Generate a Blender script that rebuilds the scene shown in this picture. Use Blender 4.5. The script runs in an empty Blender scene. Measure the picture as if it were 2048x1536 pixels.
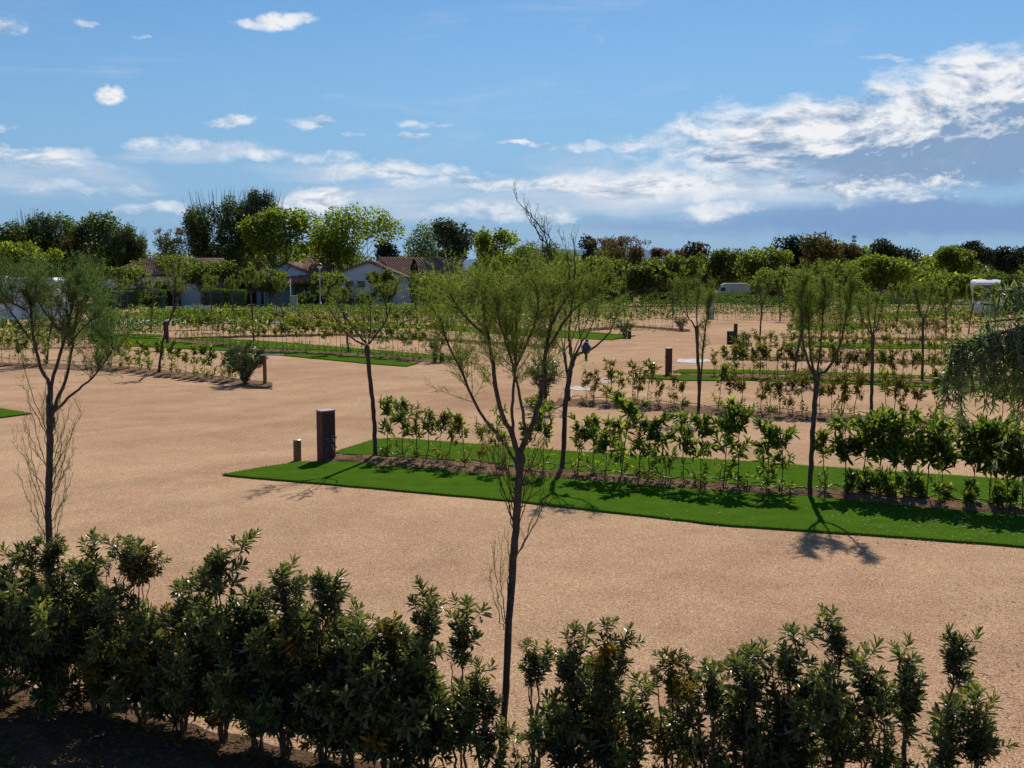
import bpy, math, random
import numpy as np
from mathutils import Vector, Matrix

S = bpy.context.scene
COL = S.collection
rad = math.radians
# ------------------------------------------------------------------ camera, sky, sun, exposure
CH, FP, PITCH = 4.0, 2200.0, math.atan(228 / 2200.0)
cam_d = bpy.data.cameras.new('camera')
cam_d.sensor_width = 36.0
cam_d.lens = 36.0 * FP / 2048.0
cam_d.clip_start, cam_d.clip_end = 0.1, 12000
cam = bpy.data.objects.new('camera', cam_d)
COL.objects.link(cam)
cam.location = (0, 0, CH)
cam.rotation_euler = (math.pi / 2 - PITCH, 0, 0)
S.camera = cam
S.view_settings.view_transform = 'Standard'
S.view_settings.look = 'None'
S.view_settings.exposure = 0.0
S.view_settings.gamma = 1.0
S.view_settings.use_curve_mapping = False
S.render.engine = 'CYCLES'
S.cycles.max_bounces = 6
S.cycles.diffuse_bounces = 3
S.cycles.glossy_bounces = 2
S.cycles.transmission_bounces = 4
S.cycles.transparent_max_bounces = 6
S.cycles.caustics_reflective = False
S.cycles.caustics_refractive = False

SUN_AZ, SUN_EL = rad(12.0), rad(44.0)      # azimuth clockwise from +Y (view direction)
sd = bpy.data.lights.new('sun', 'SUN')
sd.energy = 4.6
sd.angle = rad(0.53)
sd.color = (1.0, 0.95, 0.87)
sun = bpy.data.objects.new('sun', sd)
COL.objects.link(sun)
sdir = Vector((math.sin(SUN_AZ) * math.cos(SUN_EL), math.cos(SUN_AZ) * math.cos(SUN_EL), math.sin(SUN_EL)))
sun.rotation_euler = sdir.to_track_quat('Z', 'Y').to_euler()
sun.location = sdir * 60


class NT:
    """Tiny node-tree helper."""
    def __init__(self, nt):
        self.nt = nt
        nt.nodes.clear()

    def n(self, kind, **kw):
        nd = self.nt.nodes.new(kind)
        for k, v in kw.items():
            setattr(nd, k, v)
        return nd

    def put(self, sock, v):
        if isinstance(v, bpy.types.NodeSocket):
            self.nt.links.new(v, sock)
        else:
            sock.default_value = v

    def m(self, op, a, b=0.0, c=0.0, clamp=False):
        nd = self.n('ShaderNodeMath', operation=op, use_clamp=clamp)
        self.put(nd.inputs[0], a)
        self.put(nd.inputs[1], b)
        self.put(nd.inputs[2], c)
        return nd.outputs[0]

    def v(self, op, a, b=(0, 0, 0)):
        nd = self.n('ShaderNodeVectorMath', operation=op)
        self.put(nd.inputs[0], a)
        if op == 'SCALE':
            self.put(nd.inputs['Scale'], b)
        else:
            self.put(nd.inputs[1], b)
        return nd.outputs['Value'] if op in ('LENGTH', 'DOT_PRODUCT') else nd.outputs['Vector']

    def noise(self, vec, scale, detail=4, rough=0.5, dist=0.0):
        nd = self.n('ShaderNodeTexNoise')
        if vec is not None:
            self.put(nd.inputs['Vector'], vec)
        nd.inputs['Scale'].default_value = scale
        nd.inputs['Detail'].default_value = detail
        nd.inputs['Roughness'].default_value = rough
        nd.inputs['Distortion'].default_value = dist
        return nd

    def mr(self, v, a, b, c=0.0, d=1.0, smooth=False):
        nd = self.n('ShaderNodeMapRange')
        if smooth:
            nd.interpolation_type = 'SMOOTHSTEP'
        self.put(nd.inputs[0], v)
        for i, x in enumerate((a, b, c, d)):
            self.put(nd.inputs[i + 1], x)
        return nd.outputs[0]

    def mix(self, f, a, b, blend='MIX'):
        nd = self.n('ShaderNodeMix', data_type='RGBA', blend_type=blend)
        self.put(nd.inputs[0], f)
        self.put(nd.inputs[6], a if isinstance(a, bpy.types.NodeSocket) else tuple(a) + (1,) * (4 - len(a)))
        self.put(nd.inputs[7], b if isinstance(b, bpy.types.NodeSocket) else tuple(b) + (1,) * (4 - len(b)))
        return nd.outputs[2]

    def ramp(self, f, stops, interp='LINEAR'):
        nd = self.n('ShaderNodeValToRGB')
        nd.color_ramp.interpolation = interp
        el = nd.color_ramp.elements
        while len(el) > 1:
            el.remove(el[-1])
        el[0].position, el[0].color = stops[0][0], tuple(stops[0][1]) + (1,)
        for p, c in stops[1:]:
            e = el.new(p)
            e.color = tuple(c) + (1,)
        self.put(nd.inputs[0], f)
        return nd.outputs[0]


W = bpy.data.worlds.new('World')
S.world = W
W.use_nodes = True
w = NT(W.node_tree)
tc = w.n('ShaderNodeTexCoord')
dirv = tc.outputs['Generated']
sky = w.n('ShaderNodeTexSky', sky_type='NISHITA')
sky.sun_disc = False
sky.sun_elevation = SUN_EL
sky.sun_rotation = SUN_AZ
sky.altitude = 50
sky.air_density = 1.0
sky.dust_density = 0.15
sky.ozone_density = 3.0
sp = w.n('ShaderNodeSeparateXYZ')
w.put(sp.inputs[0], dirv)
az = w.m('ARCTAN2', sp.outputs[0], sp.outputs[1])
el_ = w.m('ARCSINE', sp.outputs[2])
ae = w.n('ShaderNodeCombineXYZ')
w.put(ae.inputs[0], az)
w.put(ae.inputs[1], el_)
warpn = w.noise(dirv, 22.0, 4, 0.6)
warp = w.v('SCALE', w.v('SUBTRACT', warpn.outputs['Color'], (0.5, 0.5, 0.5)), 0.035)
warp = w.v('MULTIPLY', warp, (1.6, 0.7, 0.0))
aew = w.v('ADD', ae.outputs[0], warp)


def blobs(lst, power=1.0):
    tot = None
    for cx, cy, rx, ry, wt in lst:
        a, e = math.atan((cx - 1024) / FP), math.atan((540 - cy) / FP)
        q = w.v('MULTIPLY', w.v('SUBTRACT', aew, (a, e, 0)), (FP / rx, FP / ry, 0))
        r = w.v('LENGTH', q)
        f = w.mr(r, 0.2, 1.15, wt, 0.0, True)
        tot = f if tot is None else w.m('MAXIMUM', tot, f)
    return tot


clouds = blobs([
    (1990, 245, 400, 130, 1.4), (1640, 280, 350, 95, 1.3), (1480, 320, 300, 70, 1.0), (1380, 285, 200, 42, .85), (1240, 300, 170, 16, .75),
    (1880, 330, 470, 95, 1.15), (1750, 375, 460, 42, .95), (1330, 375, 360, 48, .78), (1000, 368, 330, 24, .72),
    (1440, 420, 120, 30, .72), (800, 345, 260, 26, .72), (560, 325, 200, 24, .78), (400, 304, 150, 22, .8),
    (90, 335, 170, 30, .7), (190, 390, 230, 26, .62), (330, 425, 130, 24, .66), (650, 405, 110, 42, .95), (560, 425, 90, 22, .8),
    (980, 425, 230, 36, .7), (1100, 440, 110, 20, .68), (575, 68, 80, 20, .95), (510, 76, 50, 14, .7), (580, 15, 90, 26, .62),
    (15, 112, 70, 38, 1.0), (232, 217, 36, 20, 1.0), (195, 90, 46, 14, .75), (472, 262, 60, 15, .8), (640, 258, 80, 20, .82), (712, 280, 40, 12, .75),
    (815, 283, 60, 12, .72), (850, 262, 70, 12, .6), (1065, 297, 90, 9, .8), (5, 290, 60, 18, .8), (310, 118, 36, 7, .6),
    (1730, 152, 130, 14, .66), (1900, 150, 80, 16, .7), (1985, 143, 60, 16, .7), (1800, 412, 350, 14, .6), (2010, 490, 140, 16, .6)])
veil = blobs([(1300, 385, 620, 75, .85), (900, 405, 480, 60, .75), (1640, 345, 420, 60, .8), (150, 375, 330, 60, .7), (430, 320, 260, 30, .7), (650, 350, 260, 30, .6), (600, 440, 420, 30, .5)])
greys = blobs([(1850, 445, 620, 50, 1.1), (1950, 340, 420, 70, .9), (1400, 450, 420, 30, .6)])
darks = blobs([(1880, 345, 430, 80, 1.25), (2040, 290, 170, 60, .9), (1620, 265, 200, 45, .42), (1300, 372, 170, 22, .6), (1480, 370, 80, 18, .55),
               (780, 352, 130, 12, .45), (560, 335, 130, 12, .3), (1960, 415, 330, 30, .75), (100, 360, 160, 18, .35), (1500, 405, 110, 20, .35)])
sv = w.v('MULTIPLY', dirv, (1.0, 1.0, 2.3))
n1 = w.noise(sv, 9.0, 10, 0.62, 0.35).outputs[0]
n2 = w.noise(w.v('ADD', sv, tuple(sdir * 0.012)), 9.0, 10, 0.62, 0.35).outputs[0]
n3 = w.noise(sv, 34.0, 8, 0.65, 0.2).outputs[0]
fb = w.m('ADD', w.m('MULTIPLY', w.m('SUBTRACT', n1, .5), 1.7), w.m('MULTIPLY', w.m('SUBTRACT', n3, .5), 1.15))
dens = w.m('SUBTRACT', w.m('ADD', clouds, fb), 0.42)
mask = w.mr(dens, -0.05, 0.75, 0.0, 1.0, True)
mask = w.m('POWER', mask, .8)
n4 = w.noise(w.v('MULTIPLY', dirv, (1.0, 1.0, 6.0)), 5.0, 9, 0.6, 0.5).outputs[0]
veilm = w.mr(w.m('ADD', veil, w.m('MULTIPLY', w.m('SUBTRACT', n4, .5), 2.6)), 0.1, 1.3, 0.0, 0.85, True)
greym = w.mr(w.m('ADD', greys, w.m('MULTIPLY', w.m('SUBTRACT', n4, .5), 1.0)), 0.1, 1.0, 0.0, 0.75, True)
lit = w.m('MULTIPLY', w.m('SUBTRACT', n1, n2), 9.0)
dk = w.m('ADD', w.m('MULTIPLY', darks, w.mr(n1, .38, .62, 1.25, .65)), w.m('MULTIPLY', w.mr(dens, .45, 1.3), .45))
dk = w.m('SUBTRACT', dk, lit, clamp=True)
CL = 1.0
ccol = w.mix(dk, (0.88, 0.89, 0.92), (0.24, 0.37, 0.56))
# the clear sky: Nishita, deepened a little in saturation as through a polarised lens
hsv = w.n('ShaderNodeHueSaturation')
w.put(hsv.inputs['Color'], sky.outputs[0])
hsv.inputs['Saturation'].default_value = 1.12
hsv.inputs['Hue'].default_value = 0.5
SKY_STR = 0.10
skyc = w.mix(1.0, hsv.outputs[0], (0.66, 0.81, 0.89), 'MULTIPLY')
deck = w.mr(el_, 0.0, 0.24, .82, 0.0, True)
skyc = w.mix(deck, skyc, (0.20 / SKY_STR, 0.37 / SKY_STR, 0.655 / SKY_STR))
skyc = w.mix(greym, skyc, (0.185 / SKY_STR, 0.31 / SKY_STR, 0.56 / SKY_STR))
skyc = w.mix(veilm, skyc, (0.62 / SKY_STR, 0.69 / SKY_STR, 0.80 / SKY_STR))
cc = w.v('SCALE', ccol, 1.0 / SKY_STR)
fin = w.mix(mask, skyc, cc)
bg = w.n('ShaderNodeBackground')
w.put(bg.inputs[0], fin)
bg.inputs[1].default_value = SKY_STR
wo = w.n('ShaderNodeOutputWorld')
w.nt.links.new(bg.outputs[0], wo.inputs[0])
W.cycles.sampling_method = 'MANUAL'
W.cycles.sample_map_resolution = 512

# ------------------------------------------------------------------ picture-plane helpers (measured places on the ground)
ct, st = math.cos(PITCH), math.sin(PITCH)


def ray(px, py):
    x, y = (px - 1024) / FP, (768 - py) / FP
    return np.array([x, ct + y * st, -st + y * ct])


def g(px, py, z=0.0):
    d = ray(px, py)
    t = (z - CH) / d[2]
    return np.array([0, 0, CH]) + d * t


def P(px, py, D):
    d = ray(px, py)
    return np.array([0, 0, CH]) + d * (D / d[1])


# ------------------------------------------------------------------ materials
def mat(name, build):
    m_ = bpy.data.materials.new(name)
    m_.use_nodes = True
    t = NT(m_.node_tree)
    out = t.n('ShaderNodeOutputMaterial')
    t.nt.links.new(build(t), out.inputs[0])
    return m_


def principled(t, col, rough=0.6, metal=0.0, spec=0.5, normal=None, **kw):
    b = t.n('ShaderNodeBsdfPrincipled')
    t.put(b.inputs['Base Color'], col if isinstance(col, bpy.types.NodeSocket) else tuple(col) + (1,) * (4 - len(col)))
    t.put(b.inputs['Roughness'], rough)
    b.inputs['Metallic'].default_value = metal
    b.inputs['Specular IOR Level'].default_value = spec
    if normal is not None:
        t.put(b.inputs['Normal'], normal)
    return b.outputs[0]


def bump(t, h, dist, strength=1.0):
    b = t.n('ShaderNodeBump')
    b.inputs['Distance'].default_value = dist
    b.inputs['Strength'].default_value = strength
    t.put(b.inputs['Height'], h)
    return b.outputs[0]


def leafmat(name, stops, trans=0.4, rough=0.42, spec=0.4, tboost=1.6, yellow=(1.15, 1.1, .6)):
    def f(t):
        ge = t.n('ShaderNodeNewGeometry')
        c = t.ramp(ge.outputs['Random Per Island'], stops)
        oi = t.n('ShaderNodeObjectInfo')
        c = t.mix(1.0, c, t.mix(oi.outputs['Random'], (.78, .80, .85), (1.28, 1.20, 1.05)), 'MULTIPLY')
        a = principled(t, c, rough, spec=spec)
        tr = t.n('ShaderNodeBsdfTranslucent')
        c2 = t.mix(1.0, c, tuple(x * tboost for x in yellow), 'MULTIPLY')
        t.put(tr.inputs[0], c2)
        mx = t.n('ShaderNodeMixShader')
        mx.inputs[0].default_value = trans
        t.nt.links.new(a, mx.inputs[1])
        t.nt.links.new(tr.outputs[0], mx.inputs[2])
        return mx.outputs[0]
    return mat(name, f)


def plain(name, col, rough=.6, metal=0., var=.15, scale=6., spec=.4, bd=0.0, stretch=(1, 1, 1)):
    def f(t):
        tcx = t.n('ShaderNodeTexCoord')
        v = t.v('MULTIPLY', tcx.outputs['Object'], stretch)
        n = t.noise(v, scale, 5, .6)
        c = t.mix(n.outputs[0], tuple(x * (1 - var) for x in col), tuple(min(1, x * (1 + var)) for x in col))
        return principled(t, c, rough, metal, spec, bump(t, n.outputs[0], bd) if bd else None)
    return mat(name, f)


def m_ground(t):
    ge = t.n('ShaderNodeNewGeometry')
    pos = ge.outputs['Position']
    vo = t.n('ShaderNodeTexVoronoi')
    t.put(vo.inputs['Vector'], pos)
    vo.inputs['Scale'].default_value = 78
    spx = t.n('ShaderNodeSeparateColor')
    t.put(spx.inputs[0], vo.outputs['Color'])
    speck = t.ramp(spx.outputs[0], [(0, (.24, .14, .085)), (.12, (.35, .215, .13)), (.5, (.43, .28, .18)), (.8, (.50, .345, .235)), (.95, (.57, .44, .33)), (1, (.72, .64, .56))])
    big = t.noise(pos, .16, 4, .6, .4).outputs[0]
    med = t.noise(pos, 1.4, 5, .65).outputs[0]
    def lanes(deg, sx, sy, off):
        r1 = t.n('ShaderNodeMapping')
        t.put(r1.inputs[0], pos)
        r1.inputs['Rotation'].default_value = (0, 0, rad(deg))
        wob = t.noise(pos, .12, 2, .5).outputs['Color']
        v = t.v('ADD', r1.outputs[0], t.v('SCALE', wob, 7.0))
        return t.noise(t.v('ADD', t.v('MULTIPLY', v, (sx, sy, 1)), (off, off, 0)), 1.0, 3, .55, .3).outputs[0]
    streak = lanes(-52, .05, .9, 0)
    streak2 = lanes(16, .06, .8, 5)
    f = t.m('ADD', t.m('ADD', t.mr(big, .3, .7, -.12, .12), t.mr(med, .3, .7, -.07, .07)),
            t.m('ADD', t.mr(streak, .35, .65, -.09, .08), t.mr(streak2, .35, .65, -.06, .06)))
    val = t.m('ADD', f, 1.06)
    c = t.v('SCALE', speck, val)
    warm = t.mix(t.mr(big, .35, .65), (1.0, .93, .88), (1.0, 1.0, .92))
    c = t.mix(1.0, c, warm, 'MULTIPLY')
    h = t.m('ADD', t.m('MULTIPLY', vo.outputs['Distance'], 1.0), t.m('MULTIPLY', med, .6))
    c = t.mix(1.0, c, (1.0, .95, .90), 'MULTIPLY')
    return principled(t, c, 1.0, spec=0.0, normal=bump(t, h, .006, .4))


def m_turf(t):
    ge = t.n('ShaderNodeNewGeometry')
    pos = ge.outputs['Position']
    a = t.noise(t.v('MULTIPLY', pos, (1, 1, .3)), 120, 3, .7).outputs[0]
    b = t.noise(pos, 2.5, 4, .6).outputs[0]
    c = t.ramp(a, [(.3, (.018, .055, .004)), (.5, (.064, .130, .011)), (.7, (.115, .21, .018))])
    c = t.v('SCALE', c, t.mr(b, .3, .7, .82, 1.12))
    return principled(t, c, 1.0, spec=0.0, normal=bump(t, a, .02, .5))


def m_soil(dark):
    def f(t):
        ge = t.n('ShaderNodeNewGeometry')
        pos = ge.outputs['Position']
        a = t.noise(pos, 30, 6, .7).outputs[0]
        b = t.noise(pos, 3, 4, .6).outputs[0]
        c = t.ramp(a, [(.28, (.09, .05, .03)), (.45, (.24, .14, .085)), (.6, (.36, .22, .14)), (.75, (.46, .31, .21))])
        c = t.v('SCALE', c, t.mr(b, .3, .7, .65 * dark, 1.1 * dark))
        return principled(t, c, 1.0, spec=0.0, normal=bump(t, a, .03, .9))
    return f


def m_bark(col, sc=40):
    def f(t):
        tcx = t.n('ShaderNodeTexCoord')
        v = t.v('MULTIPLY', tcx.outputs['Object'], (1, 1, .35))
        n = t.noise(v, sc, 6, .7)
        c = t.ramp(n.outputs[0], [(.3, tuple(x * .4 for x in col)), (.55, col), (.75, tuple(min(1, x * 1.7) for x in col))])
        return principled(t, c, .85, spec=.2, normal=bump(t, n.outputs[0], .01, .8))
    return f


M = {}
M['ground'] = mat('gravel sand', m_ground)
M['turf'] = mat('artificial turf', m_turf)
M['soil'] = mat('mulched soil', m_soil(.95))
M['darksoil'] = mat('dark and shaded soil', m_soil(.5))  # dark soil, its tone lowered further to carry the near hedge's shadow
M['bark'] = mat('tamarisk bark', m_bark((.085, .066, .052)))
M['twig'] = mat('reddish twig', m_bark((.10, .055, .035)))
M['stem'] = mat('laurel stem', m_bark((.15, .10, .06)))
M['greybark'] = mat('grey trunk bark', m_bark((.16, .145, .12), 6))
M['tam'] = leafmat('tamarisk foliage', [(0, (.05, .09, .028)), (.5, (.085, .14, .036)), (.85, (.14, .18, .042)), (1, (.19, .14, .055))], .5, .7, .1, 2.0)
M['tamgrey'] = leafmat('bluish tamarisk foliage', [(0, (.045, .085, .036)), (.5, (.075, .13, .048)), (1, (.13, .18, .06))], .5, .7, .1, 1.9)
M['laurel'] = leafmat('glossy laurel leaf', [(0, (.026, .055, .012)), (.5, (.072, .118, .022)), (.85, (.155, .20, .034)), (1, (.28, .29, .045))], .45, .38, .5, 2.3)
M['laurelmid'] = leafmat('fading laurel leaf', [(0, (.035, .06, .014)), (.45, (.085, .125, .024)), (.75, (.16, .19, .034)), (.9, (.28, .22, .04)), (1, (.24, .12, .035))], .45, .5, .3, 2.1)
M['laurelyel'] = leafmat('yellowing laurel leaf', [(0, (.05, .07, .018)), (.4, (.10, .115, .025)), (.65, (.15, .12, .032)), (.85, (.15, .085, .03)), (1, (.10, .05, .028))], .45, .55, .25, 1.9)
M['pitt'] = leafmat('pittosporum leaf', [(0, (.020, .030, .014)), (.5, (.044, .058, .024)), (.85, (.080, .095, .038)), (.965, (.12, .17, .035)), (1, (.40, .25, .03))], .34, .33, .7, 2.1)
M['pittyounglit'] = leafmat('young and sunlit pittosporum leaf', [(0, (.040, .058, .022)), (.5, (.085, .110, .036)), (.9, (.16, .18, .06)), (1, (.26, .24, .09))], .4, .32, .6, 2.1)  # paler tip leaves: young growth, with sunlit brightness put into the colour
M['pitty'] = leafmat('yellowing pittosporum leaf', [(0, (.03, .045, .016)), (.4, (.07, .085, .02)), (.6, (.20, .14, .03)), (.85, (.42, .24, .035)), (1, (.30, .12, .03))], .38, .3, .5, 1.6)
M['flower'] = leafmat('pale blossom', [(0, (.35, .36, .10)), (1, (.5, .48, .2))], .4, .6, .2, 1.2, (1, 1, .8))
M['olean'] = leafmat('oleander leaf', [(0, (.02, .045, .018)), (.6, (.045, .085, .03)), (1, (.10, .14, .06))], .3, .35, .5, 1.6)
M['willow'] = leafmat('willow leaf', [(0, (.04, .07, .025)), (.5, (.115, .165, .07)), (.9, (.19, .24, .11)), (1, (.30, .33, .22))], .42, .38, .5, 1.9, (1.1, 1.15, .7))


def tone(name, c, tr=.4, tb=1.9, y=(1.15, 1.12, .55)):
    M[name] = leafmat(name, [(0, tuple(x * .45 for x in c)), (.5, c), (.9, tuple(x * 1.6 for x in c)), (1, tuple(x * 2.2 for x in c))], tr, .6, .15, tb, y)


tone('yellow green plane foliage', (.10, .138, .022), .5, 2.2)
tone('mid green foliage', (.072, .108, .028), .45, 2.0)
tone('fresh green foliage', (.088, .118, .030), .5, 2.0)
tone('dark green foliage', (.056, .082, .026), .42)
tone('grey green foliage', (.055, .08, .04), .35, 1.6, (1.1, 1.1, .8))
tone('brown green foliage', (.075, .06, .02), .35)
tone('rust red foliage', (.098, .075, .034), .4, 1.6, (1.2, .8, .5))
tone('dark pine foliage', (.022, .032, .016), .2)
tone('olive pine foliage', (.075, .065, .022), .3)
tone('bright hedge foliage', (.055, .10, .018), .42, 2.1)
tone('olive hedge foliage', (.10, .085, .03), .4, 1.8)
tone('blue far foliage', (.05, .08, .06), .2)
tone('clipped hedge foliage', (.06, .115, .018), .4, 2.0)

M['corten'] = plain('dark red brown metal', (.135, .062, .055), .8, .0, .2, 3, .08)
M['door'] = plain('dark pedestal door', (.085, .045, .042), .7, .0, .2, 3, .15)
M['capm'] = plain('sun glare cap', (.42, .34, .34), .6, 0, .08, 3, .3)  # pale pink puts the sun glare on the cap into its colour
M['white'] = plain('white paint', (.74, .75, .76), .35, 0, .05, 2)
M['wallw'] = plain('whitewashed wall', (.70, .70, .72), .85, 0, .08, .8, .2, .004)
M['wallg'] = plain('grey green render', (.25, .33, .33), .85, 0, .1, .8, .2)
M['tile'] = plain('brown roof tile', (.30, .175, .13), .85, 0, .35, 3, .15)
M['tilered'] = plain('terracotta roof tile', (.45, .20, .11), .85, 0, .4, 4, .15)
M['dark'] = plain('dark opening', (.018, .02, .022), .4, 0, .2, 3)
M['glass'] = plain('tinted window glass', (.02, .028, .035), .06, 0, .1, 1, .8)
M['wood'] = plain('weathered post wood', (.20, .115, .05), .8, 0, .3, 5, .2, .003, (6, 6, .6))
M['darkwood'] = plain('dark stained wood', (.07, .045, .035), .75, 0, .25, 5, .2)
M['greymetal'] = plain('brushed grey metal', (.38, .40, .43), .35, .7, .1, 10)
M['black'] = plain('black plastic', (.02, .02, .022), .5, 0, .1, 10)
M['hose'] = plain('black drip pipe', (.03, .027, .025), .32, 0, .2, 10, .7)
M['conc'] = plain('pale concrete', (.52, .49, .45), .9, 0, .15, 2, .2)
M['greenwall'] = plain('dark green sheet cladding', (.012, .05, .042), .5, 0, .1, 1)
M['roofw'] = plain('pale grey sheet roof', (.42, .44, .47), .5, 0, .1, 1)
M['red'] = plain('red fabric', (.45, .05, .03), .7, 0, .2, 3)
M['orange'] = plain('orange red bloom', (.60, .10, .03), .7, 0, .3, 8)
M['path'] = plain('pinkish paving', (.45, .32, .26), .9, 0, .1, 1, .2)
M['lamp'] = plain('lamp bowl', (.55, .55, .57), .3, 0, .05, 3, .6)
M['greenbox'] = plain('grey green cabinet', (.16, .24, .22), .5, 0, .1, 3)
M['hill'] = plain('haze tinted hillside', (.10, .17, .27), .95, 0, .15, .003, .05)  # blue of the distance haze is mixed into the base colour
M['litter'] = leafmat('dry pale leaf', [(0, (.35, .30, .22)), (.6, (.55, .50, .40)), (1, (.7, .68, .6))], .3, .6, .3, 1.0, (1, 1, .9))
M['pebble'] = leafmat('loose grit', [(0, (.20, .12, .07)), (.5, (.42, .27, .17)), (.85, (.55, .42, .30)), (1, (.75, .70, .64))], 0.0, .8, .3, 1, (1, 1, 1))
M['pigeonblue'] = plain('slate blue feathers', (.055, .06, .10), .55, 0, .3, 30)
M['pigeonblack'] = plain('black tail feathers', (.012, .012, .014), .6, 0, .2, 30)
M['pigeonwhite'] = plain('pale feather bar', (.55, .56, .60), .6, 0, .1, 20)
M['beak'] = plain('orange beak', (.45, .18, .05), .5, 0, .1, 20)

# ------------------------------------------------------------------ geometry accumulator
Z = np.array([0., 0., 1.])


def nz(v):
    v = np.asarray(v, float)
    return v / np.maximum(np.linalg.norm(v, axis=-1, keepdims=True), 1e-9)


class Geo:
    def __init__(self):
        self.v, self.f, self.n = [], [], 0

    def add(self, verts, faces, mi=0):
        verts = np.asarray(verts, float).reshape(-1, 3)
        faces = np.asarray(faces, int)
        self.f.append((faces + self.n, mi))
        self.v.append(verts)
        self.n += len(verts)

    def tube(self, pts, r, sides=6, mi=0, cap=True):
        pts = np.asarray(pts, float)
        n = len(pts)
        r = np.broadcast_to(np.asarray(r, float), (n,)) if np.ndim(r) == 0 else np.interp(np.linspace(0, 1, n), np.linspace(0, 1, len(r)), r)
        tg = nz(np.gradient(pts, axis=0))
        ref = np.where(np.abs(tg[:, 2:3]) > .9, np.array([[1., 0, 0]]), np.array([[0, 0, 1.]]))
        ref[:] = ref[0]
        a = nz(np.cross(tg, ref))
        b = np.cross(tg, a)
        th = np.arange(sides) * 2 * math.pi / sides
        ring = pts[:, None, :] + r[:, None, None] * (np.cos(th)[None, :, None] * a[:, None, :] + np.sin(th)[None, :, None] * b[:, None, :])
        i = np.arange(n - 1)[:, None] * sides
        j = np.arange(sides)[None, :]
        k = (j + 1) % sides
        q = np.stack([i + j, i + k, i + sides + k, i + sides + j], -1).reshape(-1, 4)
        self.add(ring.reshape(-1, 3), q, mi)
        if cap:
            o = self.n - n * sides
            self.f.append((np.array([list(range(o, o + sides))[::-1]]), mi))
            self.f.append((np.array([list(range(o + (n - 1) * sides, o + n * sides))]), mi))

    def box(self, c, s, mi=0, rz=0.0, taper=1.0):
        c, s = np.asarray(c, float), np.asarray(s, float) / 2
        v = np.array([[x, y, z] for z in (-1, 1) for x, y in ((-1, -1), (1, -1), (1, 1), (-1, 1))], float)
        v[4:, :2] *= taper
        v *= s
        R = np.array([[math.cos(rz), -math.sin(rz), 0], [math.sin(rz), math.cos(rz), 0], [0, 0, 1]])
        v = v @ R.T + c
        self.add(v, [[3, 2, 1, 0], [4, 5, 6, 7], [0, 1, 5, 4], [1, 2, 6, 5], [2, 3, 7, 6], [3, 0, 4, 7]], mi)

    def prism(self, poly, z0, z1, mi=0):
        """Extruded ground polygon (counter-clockwise or not)."""
        p = np.asarray(poly, float)[:, :2]
        n = len(p)
        area = np.sum(p[:, 0] * np.roll(p[:, 1], -1) - np.roll(p[:, 0], -1) * p[:, 1])
        if area < 0:
            p = p[::-1]
        v = np.vstack([np.c_[p, np.full(n, z0)], np.c_[p, np.full(n, z1)]])
        o = self.n
        i = np.arange(n)
        k = (i + 1) % n
        self.add(v, np.stack([i, k, n + k, n + i], -1), mi)
        self.f.append((np.array([list(range(o + n, o + 2 * n))]), mi))

    def leaves(self, b, d, n, L, wd, mi=0, full=True, fold=.18, droop=.12):
        b, d, n = np.asarray(b, float), nz(d), nz(n)
        N = len(b)
        L = np.broadcast_to(L, (N,))[:, None]
        wd = np.broadcast_to(wd, (N,))[:, None]
        s = nz(np.cross(d, n))
        n = np.cross(s, d)
        if full:
            p = [b, b + d * L * .32 + s * wd * .42 + n * wd * fold, b + d * L * .72 + s * wd * .40 + n * wd * fold - n * L * droop * .4,
                 b + d * L - n * L * droop, b + d * L * .72 - s * wd * .40 + n * wd * fold - n * L * droop * .4, b + d * L * .32 - s * wd * .42 + n * wd * fold]
            v = np.stack(p, 1).reshape(-1, 3)
            o = np.arange(N)[:, None] * 6
            f = np.concatenate([o + np.array([[0, 1, 2, 3]]), o + np.array([[0, 3, 4, 5]])], 0)
        else:
            p = [b, b + d * L * .5 + s * wd * .5, b + d * L - n * L * droop, b + d * L * .5 - s * wd * .5]
            v = np.stack(p, 1).reshape(-1, 3)
            f = np.arange(N)[:, None] * 4 + np.array([[0, 1, 2, 3]])
        self.add(v, f, mi)

    def needles(self, b, d, L, wd, rng, mi=0):
        b, d = np.asarray(b, float), nz(d)
        N = len(b)
        s = nz(np.cross(d, rng.normal(size=(N, 3))))
        L = np.broadcast_to(L, (N,))[:, None]
        v = np.stack([b - s * wd * .5, b + s * wd * .5, b + d * L], 1).reshape(-1, 3)
        self.add(v, np.arange(N)[:, None] * 3 + np.array([[0, 1, 2]]), mi)

    def mesh(self, name, mats, smooth=False):
        me = bpy.data.meshes.new(name)
        v = np.vstack(self.v)
        me.vertices.add(len(v))
        me.vertices.foreach_set('co', v.ravel())
        loops = np.concatenate([f.ravel() for f, _ in self.f])
        sizes = np.concatenate([np.full(len(f), f.shape[1]) for f, _ in self.f])
        mi = np.concatenate([np.full(len(f), m_) for f, m_ in self.f])
        me.loops.add(len(loops))
        me.loops.foreach_set('vertex_index', loops.astype(np.int32))
        me.polygons.add(len(sizes))
        me.polygons.foreach_set('loop_start', np.concatenate([[0], np.cumsum(sizes)[:-1]]).astype(np.int32))
        me.polygons.foreach_set('loop_total', sizes.astype(np.int32))
        me.polygons.foreach_set('material_index', mi.astype(np.int32))
        me.polygons.foreach_set('use_smooth', np.full(len(sizes), bool(smooth)))
        for x in mats:
            me.materials.append(M[x])
        me.update(calc_edges=True)
        return me


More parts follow.
